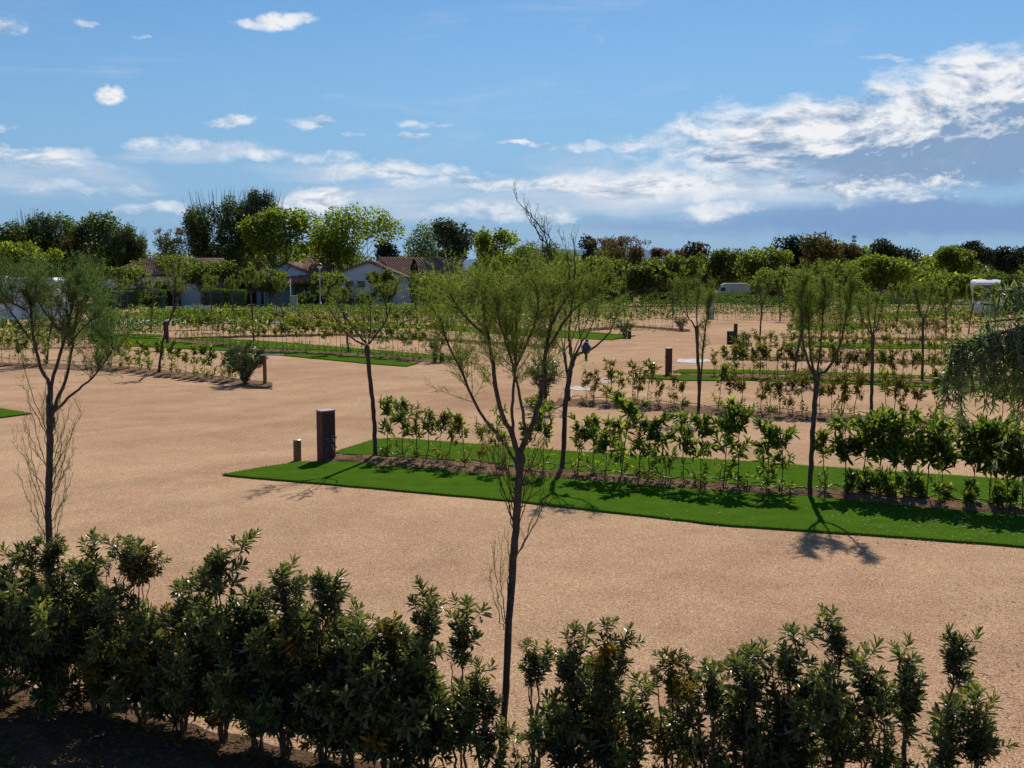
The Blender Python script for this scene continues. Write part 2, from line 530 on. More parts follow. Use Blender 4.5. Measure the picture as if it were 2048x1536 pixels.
def link(name, data, parent=None, loc=None, rot=None, scale=None):
    o = bpy.data.objects.new(name, data)
    COL.objects.link(o)
    if parent is not None:
        o.parent = parent
    if loc is not None:
        o.location = tuple(float(x) for x in loc)
    if rot is not None:
        o.rotation_euler = rot
    if scale is not None:
        o.scale = (scale,) * 3 if np.ndim(scale) == 0 else scale
    return o


def tag(o, label=None, cat=None, group=None, kind=None):
    for k, v in (('label', label), ('category', cat), ('group', group), ('kind', kind)):
        if v:
            o[k] = v
    return o


def thing(name, label, cat, loc, group=None, rz=0.0, scale=None):
    return tag(link(name, None, None, loc, (0, 0, rz), scale), label, cat, group)


def part(name, geo, mats, parent, smooth=False, label=None):
    o = link(name, geo.mesh(name, mats, smooth), parent)
    if label:
        o['label'] = label
    return o


def struct(name, geo, mats, kind='structure'):
    o = link(name, geo.mesh(name, mats))
    o['kind'] = kind
    return o


def path_at(pts, t):
    pts = np.asarray(pts, float)
    seg = np.linalg.norm(np.diff(pts, axis=0), axis=1)
    cum = np.concatenate([[0], np.cumsum(seg)])
    s = np.asarray(t) * cum[-1]
    return np.stack([np.interp(s, cum, pts[:, k]) for k in range(3)], -1)


def smooth_path(pts, n):
    """Catmull-Rom through pts."""
    p = np.asarray(pts, float)
    p = np.vstack([2 * p[0] - p[1], p, 2 * p[-1] - p[-2]])
    out = []
    segs = len(p) - 3
    for i in range(segs):
        for u in np.linspace(0, 1, max(2, n // segs), endpoint=False):
            a, b, c, d = p[i:i + 4]
            out.append(.5 * ((2 * b) + (c - a) * u + (2 * a - 5 * b + 4 * c - d) * u * u + (-a + 3 * b - 3 * c + d) * u ** 3))
    out.append(p[-2])
    return np.array(out)


def path_len(p):
    return float(np.sum(np.linalg.norm(np.diff(p, axis=0), axis=1)))


# ------------------------------------------------------------------ ground, turf, beds
ge_ = Geo()
ge_.add([[-5000, -60, 0], [5000, -60, 0], [5000, 7000, 0], [-5000, 7000, 0]], [[0, 1, 2, 3]])
struct('ground', ge_, ['ground'])

gh = Geo()
rng = np.random.default_rng(5)
hx = np.linspace(-3200, 3200, 120)
hz = 30 + 45 * np.abs(np.sin(hx / 900 + 1.2)) + 18 * np.sin(hx / 210) + 8 * np.sin(hx / 77)
vv = np.vstack([np.c_[hx, np.full(120, 4200.), np.full(120, -5.)], np.c_[hx, np.full(120, 4700.), np.maximum(hz, 6)], np.c_[hx, np.full(120, 5600.), np.full(120, -5.)]])
i = np.arange(119)
gh.add(vv, np.vstack([np.stack([i, i + 1, 121 + i, 120 + i], -1), np.stack([120 + i, 121 + i, 241 + i, 240 + i], -1)]))
struct('hills', gh, ['hill'])


def densify(pl, step=.35, jit=.0, rng_=None):
    out = []
    for a, b in zip(pl, pl[1:] + pl[:1]):
        n = max(1, int(np.linalg.norm(b - a) / step))
        for k in range(n):
            q = a + (b - a) * k / n
            if rng_ is not None:
                q = q + rng_.normal(0, jit, 3)
            out.append(q)
    return np.array(out)


def turf(px_poly, label, far=False):
    pl = [g(*q) for q in px_poly]
    r_ = np.random.default_rng(len(label))
    poly = densify(pl, .25 if not far else 1.0, .012 if not far else .02, r_)
    ga = Geo()
    ga.prism(poly, 0.0, .035)
    if not far:
        # frayed pile along the edge and scattered upright blades
        edge = densify(pl, .02)
        n = len(edge)
        b = edge + r_.normal(0, .015, (n, 3))
        b[:, 2] = .03
        d = r_.normal(0, .4, (n, 3)) + Z
        ga.needles(b, d, r_.uniform(.02, .045, n), .012, r_)
    o = struct('lawn_strip', ga, ['turf'])
    tag(o, label, 'lawn strip', 'artificial lawn strips between the pitches')
    return o


A_front = [(443, 952), (520, 938), (600, 926), (716, 927), (751, 933), (840, 939), (998, 954), (1083, 957), (1211, 966), (1358, 979), (1458, 987), (1621, 996), (1716, 1005), (1875, 1021), (2045, 1034), (2700, 1085),
           (2900, 1165), (2048, 1096), (1745, 1073), (1440, 1052), (1035, 1005), (740, 978)]
A_back = [(672, 906), (712, 893), (751, 881), (790, 878), (998, 894), (1124, 904), (1300, 914), (1458, 923), (1716, 941), (2045, 963), (2700, 1005),
          (2700, 1060), (2045, 1017), (1875, 999), (1748, 982), (1577, 982), (1458, 970), (1358, 963), (1211, 950), (1036, 939), (998, 929), (746, 913), (678, 911)]
turf(A_front, 'long bright green lawn strip in front of the large leaved laurel row')
turf(A_back, 'green lawn strip behind the large leaved laurel row beside the brown pedestal')
turf([(1273, 757), (1310, 751), (1345, 752), (1458, 755), (1741, 763), (1900, 770), (2400, 795), (2400, 803), (1875, 776), (1735, 770), (1500, 762), (1370, 762)],
     'narrow lawn strip in front of the second laurel bed beside the round topped pedestal')
turf([(1345, 745), (1362, 740), (1500, 741), (1741, 748), (1860, 753), (2300, 772), (2300, 778), (1860, 758), (1741, 755), (1500, 748), (1358, 747)],
     'narrow lawn strip behind the second laurel bed beside the round topped pedestal')
turf([(1562, 690), (1600, 684), (1900, 690), (2300, 706), (2300, 716), (1900, 699), (1700, 697), (1575, 694)], 'thin lawn strip crossing the third pitch row', True)
turf([(1572, 660), (1600, 652), (1740, 646), (1760, 655), (1690, 662)], 'small wedge of lawn among the tamarisks', True)
turf([(1728, 637), (1745, 628), (1850, 622), (1990, 622), (1990, 626), (1800, 638)], 'far wedge of lawn near the parked motorhome', True)
turf([(182, 668), (250, 671), (325, 677), (400, 682), (480, 697), (570, 704), (700, 710), (836, 728), (813, 734), (734, 728), (598, 715), (450, 702), (331, 697), (182, 688)],
     'lawn strip in front of the long thin stemmed hedge', False)
turf([(338, 676), (400, 677), (500, 681), (587, 687), (763, 702), (898, 713), (936, 718), (880, 722), (760, 713), (640, 704), (517, 697), (400, 684)],
     'lawn strip behind the long thin stemmed hedge', False)
turf([(180, 666), (325, 670), (325, 674), (180, 673)], 'sliver of lawn behind the far square pedestal', True)
turf([(560, 648), (760, 646), (1000, 657), (1140, 662), (1273, 672), (1225, 681), (1060, 673), (840, 657), (600, 654)], 'far lawn strip ending near the rounded oleander', True)
turf([(-120, 812), (0, 819), (40, 825), (61, 829), (0, 837), (-120, 846)], 'corner of lawn cut off by the picture edge', False)
turf([(280, 618), (500, 620), (500, 634), (285, 637)], 'open grass patch before the clipped hedges', True)


def bed(line_front, line_back, matn, h=.07, seed=1, name='planting_bed', label=None):
    """A low mound of soil between two ground lines, humped and lumpy."""
    r_ = np.random.default_rng(seed)
    a, b = np.array([g(*q) for q in line_front]), np.array([g(*q) for q in line_back])
    n = max(20, int(path_len(a) / .18))
    pa, pb = path_at(a, np.linspace(0, 1, n)), path_at(b, np.linspace(0, 1, n))
    k = 7
    u = np.linspace(0, 1, k)
    grid = pa[:, None, :] * (1 - u)[None, :, None] + pb[:, None, :] * u[None, :, None]
    prof = np.sin(u * math.pi)[None, :] * h * (1 + .5 * r_.normal(size=(n, k)) * .6)
    grid[:, :, 2] = .006 + np.maximum(prof, 0)
    grid[:, 0, 2] = grid[:, -1, 2] = -.01
    grid[:, 0, :2] += r_.normal(0, .04, (n, 2))
    grid[:, -1, :2] += r_.normal(0, .04, (n, 2))
    ii = np.arange(n - 1)[:, None] * k
    jj = np.arange(k - 1)[None, :]
    ga = Geo()
    ga.add(grid.reshape(-1, 3), np.stack([ii + jj, ii + jj + 1, ii + k + jj + 1, ii + k + jj], -1).reshape(-1, 4)[:, ::-1])
    # mulch crumbs
    m_ = n * 14
    q = r_.integers(0, n - 1, m_)
    w_ = r_.uniform(.08, .92, m_)
    c = pa[q] * (1 - w_)[:, None] + pb[q] * w_[:, None] + r_.normal(0, .04, (m_, 3))
    c[:, 2] = .006 + np.sin(w_ * math.pi) * h + .004
    dd = r_.normal(size=(m_, 3))
    dd[:, 2] = np.abs(dd[:, 2]) * .3
    ga.leaves(c, dd, Z + r_.normal(0, .5, (m_, 3)), r_.uniform(.02, .06, m_), .02, 0, False)
    o = struct(name, ga, [matn])
    if label:
        o['label'] = label
    return o


bed([(650, 925), (716, 927), (751, 933), (840, 939), (998, 954), (1083, 957), (1211, 966), (1358, 979), (1458, 987), (1621, 996), (1716, 1005), (1875, 1021), (2045, 1034), (2700, 1085)],
    [(672, 912), (746, 913), (998, 929), (1036, 939), (1211, 950), (1358, 963), (1458, 970), (1577, 982), (1748, 982), (1875, 999), (2045, 1017), (2700, 1060)], 'soil', .08, 1)
bed([(1095, 812), (1270, 819), (1400, 829), (1530, 838), (1700, 846), (1843, 855), (2048, 872), (2500, 900)], [(1130, 797), (1270, 804), (1400, 812), (1530, 822), (1700, 830), (1843, 839), (2048, 851), (2500, 880)], 'soil', .07, 2)
bed([(1362, 752), (1500, 757), (1741, 763), (1900, 769), (2300, 788)], [(1362, 748), (1500, 750), (1741, 756), (1900, 762), (2300, 780)], 'soil', .05, 3)
bed([(1450, 720), (1600, 722), (1860, 730), (2200, 745)], [(1450, 712), (1600, 714), (1860, 720), (2200, 733)], 'soil', .05, 4)
bed([(1570, 677), (1950, 682), (2200, 688)], [(1570, 672), (1950, 677), (2200, 683)], 'soil', .05, 5)
bed([(-80, 733), (0, 735), (117, 740), (249, 745), (316, 755), (440, 768), (545, 781)], [(-80, 722), (0, 724), (117, 727), (249, 731), (316, 738), (440, 752), (545, 764)], 'soil', .05, 6)
bed([(331, 684), (430, 692), (517, 704), (649, 710), (780, 720), (900, 729)], [(360, 679), (430, 683), (517, 697), (649, 703), (780, 712), (900, 721)], 'soil', .06, 7)
bed([(340, 680), (517, 675), (693, 672), (751, 677), (910, 684), (1115, 698)], [(340, 676), (517, 670), (693, 667), (751, 671), (910, 678), (1115, 691)], 'darksoil', .05, 8)
bed([(1160, 665), (1260, 655), (1380, 664)], [(1160, 658), (1260, 650), (1380, 659)], 'darksoil', .05, 9)
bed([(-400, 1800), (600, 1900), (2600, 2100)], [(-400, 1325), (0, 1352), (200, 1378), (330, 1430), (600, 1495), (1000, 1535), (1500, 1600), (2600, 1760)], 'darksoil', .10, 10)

# ------------------------------------------------------------------ hoses
def hose(pts, label, lift=.03, r=.012):
    p = np.array([g(*q) for q in pts])
    p = smooth_path(p, len(p) * 14)
    r_ = np.random.default_rng(len(pts))
    p[:, 2] = lift + .03 + .025 * np.sin(np.arange(len(p)) * .9) + r_.normal(0, .004, len(p))
    ga = Geo()
    ga.tube(p, r, 6)
    o = link('drip_hose', ga.mesh('drip_hose', ['hose'], True))
    tag(o, label, 'irrigation hose', 'drip hoses along the beds')


hose([(758, 905), (775, 916), (840, 922), (998, 937), (1036, 943), (1130, 938), (1211, 953), (1358, 966), (1458, 971), (1560, 984), (1630, 988), (1690, 981), (1760, 989), (1875, 1004), (2045, 1021), (2500, 1055)],
     'black drip hose winding along the bed of the large leaved laurels', .08)
hose([(1145, 793), (1153, 799), (1270, 806), (1400, 816), (1540, 823), (1640, 832), (1750, 833), (1850, 841), (2048, 860), (2400, 885)], 'black drip hose along the yellowing hedge with its pale end beside a trunk', .07)
hose([(-60, 718), (60, 722), (200, 729), (300, 735), (400, 752), (500, 765)], 'black drip hose running to the oleander with the lectern', .05)
hose([(1425, 750), (1600, 755), (1850, 762), (2200, 778)], 'black drip hose in the second laurel bed', .05)
hose([(350, 680), (520, 699), (700, 705), (880, 722)], 'black drip hose along the long thin stemmed hedge', .05)

# ------------------------------------------------------------------ tamarisk trees
def feather(wood, fol, br, rng, n_twig, tl, n_sub, n_need, nl, wd, start=.3, spread=.8, upw=.4, tw_r=.0028, fm=0):
    """Fine sprays of foliage on the outer part of a branch."""
    L = path_len(br)
    for _ in range(n_twig):
        t = start + (1 - start) * rng.random() ** .8
        p = path_at(br, t)
        d = nz(path_at(br, min(1, t + .04)) - path_at(br, max(0, t - .04)))
        dr = nz(d * .55 + nz(rng.normal(size=3)) * spread + Z * upw)
        ln = tl * rng.uniform(.45, 1.25) * (1.15 - .45 * t)
        s = np.linspace(0, 1, 5)[:, None]
        bend = nz(rng.normal(size=3)) * .25 * ln
        tw = p + dr * s * ln + (Z * .22 * ln + bend) * s ** 2
        wood.tube(tw, [tw_r, tw_r * .35], 3, 0, False)
        u = rng.uniform(.12, 1, n_sub)
        q = path_at(tw, u)
        td = nz(tw[-1] - tw[0])
        sdv = nz(td * .75 + nz(rng.normal(size=(n_sub, 3))) * .75 + Z * .18)
        sl = rng.uniform(.35, 1, n_sub) * tl * .45
        fol.needles(q, sdv, sl, wd * .9, rng, fm)
        k = rng.uniform(.05, 1, (n_sub, n_need))
        b = q[:, None, :] + sdv[:, None, :] * (k * sl[:, None])[..., None]
        dn = sdv[:, None, :] * .8 + nz(rng.normal(size=(n_sub, n_need, 3))) * .75
        fol.needles(b.reshape(-1, 3), dn.reshape(-1, 3), rng.uniform(.5, 1.2, n_sub * n_need) * nl, wd, rng, fm)


def jag(pts, rng, amt):
    p = smooth_path(pts, max(10, len(pts) * 4))
    j = rng.normal(0, amt, p.shape)
    j[0] = j[-1] = 0
    return p + j


def tam_parts(root, rng, trunk, tr, brs, bro, fo, sprouts=(), fm='tam', wisps=()):
    """trunk/branches in local metres. fo: dict for feather."""
    tg_, bg_, fg_, sg_ = Geo(), Geo(), Geo(), Geo()
    tp = jag(trunk, rng, tr[0] * .12)
    n = len(tp)
    rr = np.linspace(tr[0], tr[1], n) * (1 + .05 * np.sin(np.arange(n) * 1.7))
    rr[0] *= 1.35
    rr[-3:] *= (1.12, 1.35, 1.25)
    tp = np.vstack([tp, tp[-1] + nz(tp[-1] - tp[-2]) * tr[1] * 1.1])
    rr = np.r_[rr, tr[1] * .55]
    tg_.tube(tp, rr, 10)
    for b, (r0, r1) in zip(brs, bro):
        bp = jag(b, rng, r0 * .25)
        tg2 = Geo()
        bg_.tube(bp, [r0 * 1.25, r0, (r0 + r1) / 2, r1], 7)
        L = path_len(bp)
        o = dict(fo)
        o['n_twig'] = max(3, int(fo['n_twig'] * L / 1.5))
        feather(bg_, fg_, bp, rng, **o)
    for b in wisps:
        bp = jag(b, rng, .006)
        bg_.tube(bp, [.006, .0015], 4, 0, False)
        o = dict(fo)
        o.update(n_twig=5, n_sub=3, n_need=2, tl=fo['tl'] * .45, start=.1, spread=.4)
        feather(bg_, fg_, bp, rng, **o)
    part('trunk', tg_, ['bark'], root, True)
    part('branches', bg_, ['bark'], root)
    part('crown', fg_, [fm], root)
    if sprouts:
        ff = Geo()
        for b in sprouts:
            bp = jag(b, rng, .008)
            sg_.tube(bp, [.0045, .0015], 4, 0, False)
            feather(sg_, ff, bp, rng, n_twig=7, tl=.18, n_sub=4, n_need=3, nl=.022, wd=.0035, start=.15, spread=.5, upw=.5, tw_r=.0015)
        part('shoots', sg_, ['twig'], root)
        part('shoot_foliage', ff, [fm], root)


TG = 'young tamarisk trees'


def px_tree(label, base, D, trunk, brs, radii, fo, seed, sprouts=(), wisps=(), dz=.35, fm='tam', spz=.15, lim=0):
    """A tree measured in the photograph: polylines in pixels at its own distance, spread in depth."""
    rng = np.random.default_rng(seed)
    b0 = np.array([base[0], base[1], 0.0])
    def loc(pl, sl, sq=False):
        q = np.array([P(x, y if (y > lim or not sq) else lim - (lim - y) * .45, D) for x, y in pl]) - b0
        n = len(q)
        q[:, 1] += np.linspace(0, 1, n) * sl
        return q
    root = thing('tamarisk_tree', label, 'tree', b0, TG)
    tk = loc(trunk, 0)
    tk[0] = (tk[0][0], 0, -.03)
    B = [loc(b, rng.uniform(-dz, dz) * (1 if k % 2 else -1), True) for k, b in enumerate(brs)]
    Sx = []
    for s_ in sprouts:
        Sx.append(loc(s_, rng.uniform(-spz, spz)))
    Wx = [loc(s_, rng.uniform(-.2, .2)) for s_ in wisps]
    tam_parts(root, rng, tk, (radii[0], radii[1]), B, radii[2], fo, Sx, fm, Wx)
    return root


NEAR = dict(n_twig=54, tl=.32, n_sub=11, n_need=11, nl=.040, wd=.0036, start=.38, spread=.85, upw=.45)
# the tree in the middle of the picture
D1 = 8.75
b1 = P(1004, 1545, D1)
spr = []
r0 = random.Random(3)
for k in range(16):
    y0 = r0.uniform(960, 1130)
    x0 = 1035 - (y0 - 960) * .03
    s_ = r0.choice((-1, 1))
    sp_ = r0.uniform(15, 75) * s_
    h_ = r0.uniform(70, 190)
    spr.append([(x0, y0), (x0 + sp_ * .45, y0 - h_ * .4), (x0 + sp_ * .85, y0 - h_ * .8), (x0 + sp_ * 1.0, y0 - h_)])
spr += [[(1012, 1250), (996, 1190), (988, 1120), (980, 1085)], [(1012, 1245), (1003, 1170), (1003, 1090)], [(1015, 1180), (1018, 1120), (1010, 1060)], [(1008, 1260), (990, 1210), (978, 1160)]]
px_tree('tall young tamarisk standing in the shrub hedge at the centre', b1, D1,
        [(1004, 1545), (1010, 1400), (1015, 1300), (1022, 1180), (1028, 1100), (1034, 1020), (1037, 960), (1040, 908)],
        [[(1034, 930), (1012, 893), (957, 822), (916, 737), (889, 678), (876, 630), (868, 580)],
         [(1038, 915), (1024, 871), (998, 813), (986, 728), (977, 678), (968, 624), (960, 570), (950, 510)],
         [(1036, 905), (1026, 860), (1025, 800), (1029, 740), (1034, 660), (1030, 590), (1022, 520)],
         [(1050, 890), (1053, 868), (1042, 804), (1028, 737), (1016, 695), (1000, 640), (990, 560)],
         [(1042, 900), (1050, 882), (1062, 862), (1075, 822), (1088, 766), (1094, 699), (1103, 649), (1108, 593), (1108, 540), (1098, 490)],
         [(1094, 699), (1120, 660), (1150, 620), (1180, 575), (1200, 530)],
         [(1103, 649), (1125, 600), (1140, 560), (1165, 500)],
         [(1029, 740), (1048, 700), (1070, 640), (1075, 570), (1070, 500)],
         [(977, 678), (940, 640), (915, 590), (905, 540)]],
        (.029, .033, [(.012, .004), (.018, .005), (.012, .004), (.012, .004), (.021, .005), (.010, .003), (.010, .003), (.009, .003), (.009, .003)]),
        NEAR, 11, spr, lim=620,
        wisps=[[(1100, 520), (1085, 465), (1060, 430), (1040, 410), (1031, 398)], [(1090, 500), (1075, 460), (1058, 432), (1050, 425)], [(1105, 520), (1100, 480), (1085, 455), (1080, 450)],
               [(1140, 560), (1132, 510), (1122, 480)], [(1150, 560), (1150, 500), (1147, 470)], [(1095, 490), (1070, 455), (1050, 415)]])
# the tree at the edge
D2 = 10.9
b2 = g(96, 1350)
D2 = b2[1]
spr = []
for k in range(26):
    y0 = r0.uniform(930, 1130) if k % 3 else r0.uniform(860, 960)
    x0 = 97
    s_ = r0.choice((-1, 1))
    sp_ = r0.uniform(12, 62) * s_
    h_ = r0.uniform(80, 190)
    spr.append([(x0, y0), (x0 + sp_ * .5, y0 - h_ * .4), (x0 + sp_ * .9, y0 - h_ * .8), (x0 + sp_ * 1.0, y0 - h_)])
px_tree('young tamarisk with twiggy trunk rising from the densest end of the shrub hedge', b2, D2,
        [(95, 1350), (96, 1200), (97, 1080), (98, 960), (100, 880), (102, 835)],
        [[(101, 840), (94, 803), (94, 771), (73, 730), (59, 677), (50, 619), (47, 570), (60, 520)],
         [(103, 830), (97, 777), (108, 724), (120, 663), (126, 619), (125, 560), (130, 500)],
         [(108, 820), (113, 794), (126, 759), (136, 692), (140, 640), (160, 570), (175, 520)],
         [(106, 825), (140, 795), (164, 777), (205, 742), (236, 700), (240, 670)],
         [(59, 677), (30, 640), (5, 600), (-20, 560)],
         [(50, 619), (20, 570), (10, 510), (15, 480)],
         [(136, 692), (165, 660), (190, 640), (215, 600)],
         [(120, 663), (95, 620), (90, 560), (95, 500)]],
        (.031, .032, [(.018, .005), (.016, .005), (.015, .005), (.012, .004), (.009, .003), (.009, .003), (.008, .003), (.008, .003)]),
        dict(NEAR, n_twig=60, tl=.36, n_sub=12, n_need=11, nl=.043, wd=.0040, start=.4), 12, spr, fm='tamgrey', lim=620)

MID = dict(n_twig=26, tl=.34, n_sub=9, n_need=8, nl=.06, wd=.008, start=.45, spread=.8, upw=.5, tw_r=.004)
b3 = g(751, 917)
px_tree('spreading tamarisk beside the large brown pedestal', b3, b3[1],
        [(751, 917), (749, 860), (745, 800), (738, 740), (734, 694)],
        [[(730, 690), (712, 680), (690, 660), (678, 640), (665, 618), (655, 590)], [(732, 686), (715, 668), (695, 645), (675, 615), (662, 590), (650, 565)],
         [(734, 690), (731, 670), (730, 630), (728, 590)], [(736, 688), (742, 660), (744, 620), (746, 575)], [(738, 688), (755, 665), (770, 640), (780, 605), (790, 565)]],
        (.046, .046, [(.018, .006), (.020, .006), (.010, .005), (.012, .005), (.018, .006)]), dict(MID, n_twig=9, start=.5), 13, dz=.6)
b4 = g(1124, 944)
px_tree('leaning tamarisk with a pigeon perched on its side branch', b4, b4[1],
        [(1124, 944), (1127, 890), (1131, 810), (1138, 755), (1144, 726), (1147, 712)],
        [[(1148, 714), (1158, 707), (1167, 703), (1177, 699), (1200, 683), (1217, 662), (1230, 630), (1238, 600)],
         [(1145, 716), (1141, 697), (1138, 665), (1142, 620), (1150, 570)], [(1150, 708), (1157, 698), (1163, 682), (1171, 673), (1180, 655), (1195, 600)],
         [(1163, 684), (1160, 663), (1160, 620), (1168, 580)], [(1147, 706), (1156, 682), (1168, 655), (1180, 620)]],
        (.048, .052, [(.024, .008), (.032, .01), (.020, .006), (.012, .005), (.010, .005)]), dict(MID, n_twig=13, start=.55), 14, dz=.5,
        sprouts=[[(1138, 745), (1125, 720), (1112, 690)], [(1136, 760), (1120, 735), (1110, 700)], [(1138, 750), (1122, 700), (1105, 670)]])
b7 = g(1619, 992)
px_tree('tamarisk with a cup shaped fork standing in the big leaved laurel row', b7, b7[1],
        [(1619, 992), (1622, 930), (1627, 850), (1631, 790), (1633, 750)],
        [[(1631, 752), (1620, 735), (1607, 700), (1600, 650), (1598, 600), (1600, 560)], [(1633, 750), (1627, 730), (1624, 690), (1624, 620), (1622, 560)],
         [(1635, 748), (1640, 710), (1646, 660), (1652, 600), (1655, 560)], [(1636, 747), (1650, 740), (1662, 715), (1675, 670), (1683, 610), (1690, 570)]],
        (.042, .044, [(.022, .007), (.020, .006), (.016, .006), (.024, .007)]), dict(MID, n_twig=46, start=.42), 15, dz=.5)
b6 = g(1398, 821)
px_tree('twin stemmed tamarisk behind the gap in the yellowing hedge', b6, b6[1],
        [(1398, 821), (1398, 760), (1395, 700), (1393, 655)],
        [[(1392, 660), (1385, 645), (1376, 635), (1372, 610), (1370, 570)], [(1394, 656), (1393, 630), (1395, 590), (1400, 555)], [(1395, 657), (1405, 645), (1418, 638), (1425, 600), (1432, 565)],
         [(1398, 815), (1403, 730), (1409, 660), (1413, 630), (1420, 590)], [(1376, 635), (1360, 610), (1352, 570)]],
        (.045, .045, [(.020, .007), (.018, .006), (.018, .006), (.024, .008), (.01, .005)]), dict(MID, n_twig=30, start=.4), 16, dz=.5)


def gen_tree(px, py, fork_y, top_y, hw, label, seed, dens=1.0):
    rng = np.random.default_rng(seed)
    b = g(px, py)
    D = b[1]
    m = D / FP
    fh = (py - fork_y) * m
    ht = P(px, top_y, D)[2] - .22
    R = hw * m * .85
    root = thing('tamarisk_tree', label, 'tree', b, TG)
    lean = rng.normal(0, .10, 2) * fh
    trunk = [(0, 0, -.03), (lean[0] * .3, lean[1] * .3, fh * .5), (lean[0], lean[1], fh)]
    brs, bro = [], []
    n = rng.integers(4, 7)
    for k in range(n):
        a = k * 2 * math.pi / n + rng.uniform(-.4, .4)
        rr = R * rng.uniform(.35, .9)
        h = fh + (ht - fh) * rng.uniform(.7, .98)
        o = np.array([lean[0], lean[1], fh])
        dv = np.array([math.cos(a), math.sin(a), 0])
        brs.append([o, o + dv * rr * .45 + Z * (h - fh) * .25, o + dv * rr * .8 + Z * (h - fh) * .6, o + dv * rr + Z * (h - fh)])
        bro.append((.018, .006))
    far = max(1.0, D / 30)
    tam_parts(root, rng, trunk, (.045, .04), brs, bro,
              dict(MID, n_twig=int(22 * dens), n_sub=8, n_need=6, nl=.07 * min(far, 1.6), wd=.009 * far, tl=.30, tw_r=.004 * far, start=.3))
    return root


GT = [(1139, 805, 705, 560, 50, 'upright tamarisk directly behind the leaning one with the pigeon'),
      (1742, 838, 667, 572, 45, 'tamarisk growing near the middle of the yellowing hedge'),
      (1844, 763, 640, 556, 48, 'tamarisk with bare trunk in the narrow lawn beside the willow foliage'),
      (1588, 762, 650, 560, 50, 'straight tamarisk in the second laurel bed'),
      (1519, 692, 606, 545, 32, 'thin tamarisk beside the dark sign board'),
      (1892, 682, 622, 560, 32, 'slim tamarisk below the reddish crown near the motorhome'),
      (1792, 663, 610, 556, 28, 'thin tamarisk in the fourth hedge before the dark green hall'),
      (1937, 668, 612, 562, 26, 'slim tamarisk directly in front of the motorhome'),
      (317, 747, 602, 545, 30, 'tall thin tamarisk in the hedge running to the lectern oleander'),
      (302, 666, 590, 550, 25, 'small tamarisk behind the tall thin one near the far square pedestal'),
      (347, 652, 562, 512, 36, 'broad topped tamarisk behind the far square pedestal'),
      (508, 683, 590, 528, 36, 'tamarisk rising behind the oleander with the lectern'),
      (697, 706, 618, 570, 26, 'bare stemmed tamarisk in the long thin stemmed hedge'),
      (94, 727, 640, 560, 42, 'tamarisk partly hidden behind the twiggy trunked one'),
      (470, 662, 590, 545, 28, 'small tamarisk before the round clipped hedge'),
      (255, 655, 592, 548, 26, 'small tamarisk before the white cottage with the dark shutters'),
      (776, 668, 602, 556, 26, 'small tamarisk before the gabled white wall'),
      (1680, 690, 606, 552, 30, 'dense little tamarisk behind the cup shaped one'),
      (1560, 642, 592, 548, 22, 'far tamarisk at the end of the distant thin hedge'),
      (1725, 652, 600, 553, 24, 'far tamarisk in the small wedge of lawn'),
      (1840, 646, 600, 560, 22, 'far tamarisk on the farther wedge of lawn'),
      (425, 656, 592, 548, 22, 'far tamarisk before the dark pergola'),
      (570, 658, 596, 552, 22, 'far tamarisk before the ivy covered wall'),
      (835, 652, 596, 556, 20, 'far tamarisk beside the small distant pedestal'),
      (905, 662, 600, 558, 22, 'far tamarisk before the brown tiled porch'),
      (1250, 633, 590, 545, 24, 'far tamarisk beyond the rounded oleander'),
      (1345, 636, 590, 552, 22, 'far tamarisk beyond the small oleander at the hedge end'),
      (1640, 650, 596, 548, 26, 'far tamarisk before the pale warehouse'),
      (1990, 650, 600, 560, 22, 'far tamarisk beside the motorhome half hidden by willow leaves')]
for k, (a, b, c, d, e, lb) in enumerate(GT):
    gen_tree(a, b, c, d, e, lb, 100 + k, 1.35 if a > 1560 else 1.0)

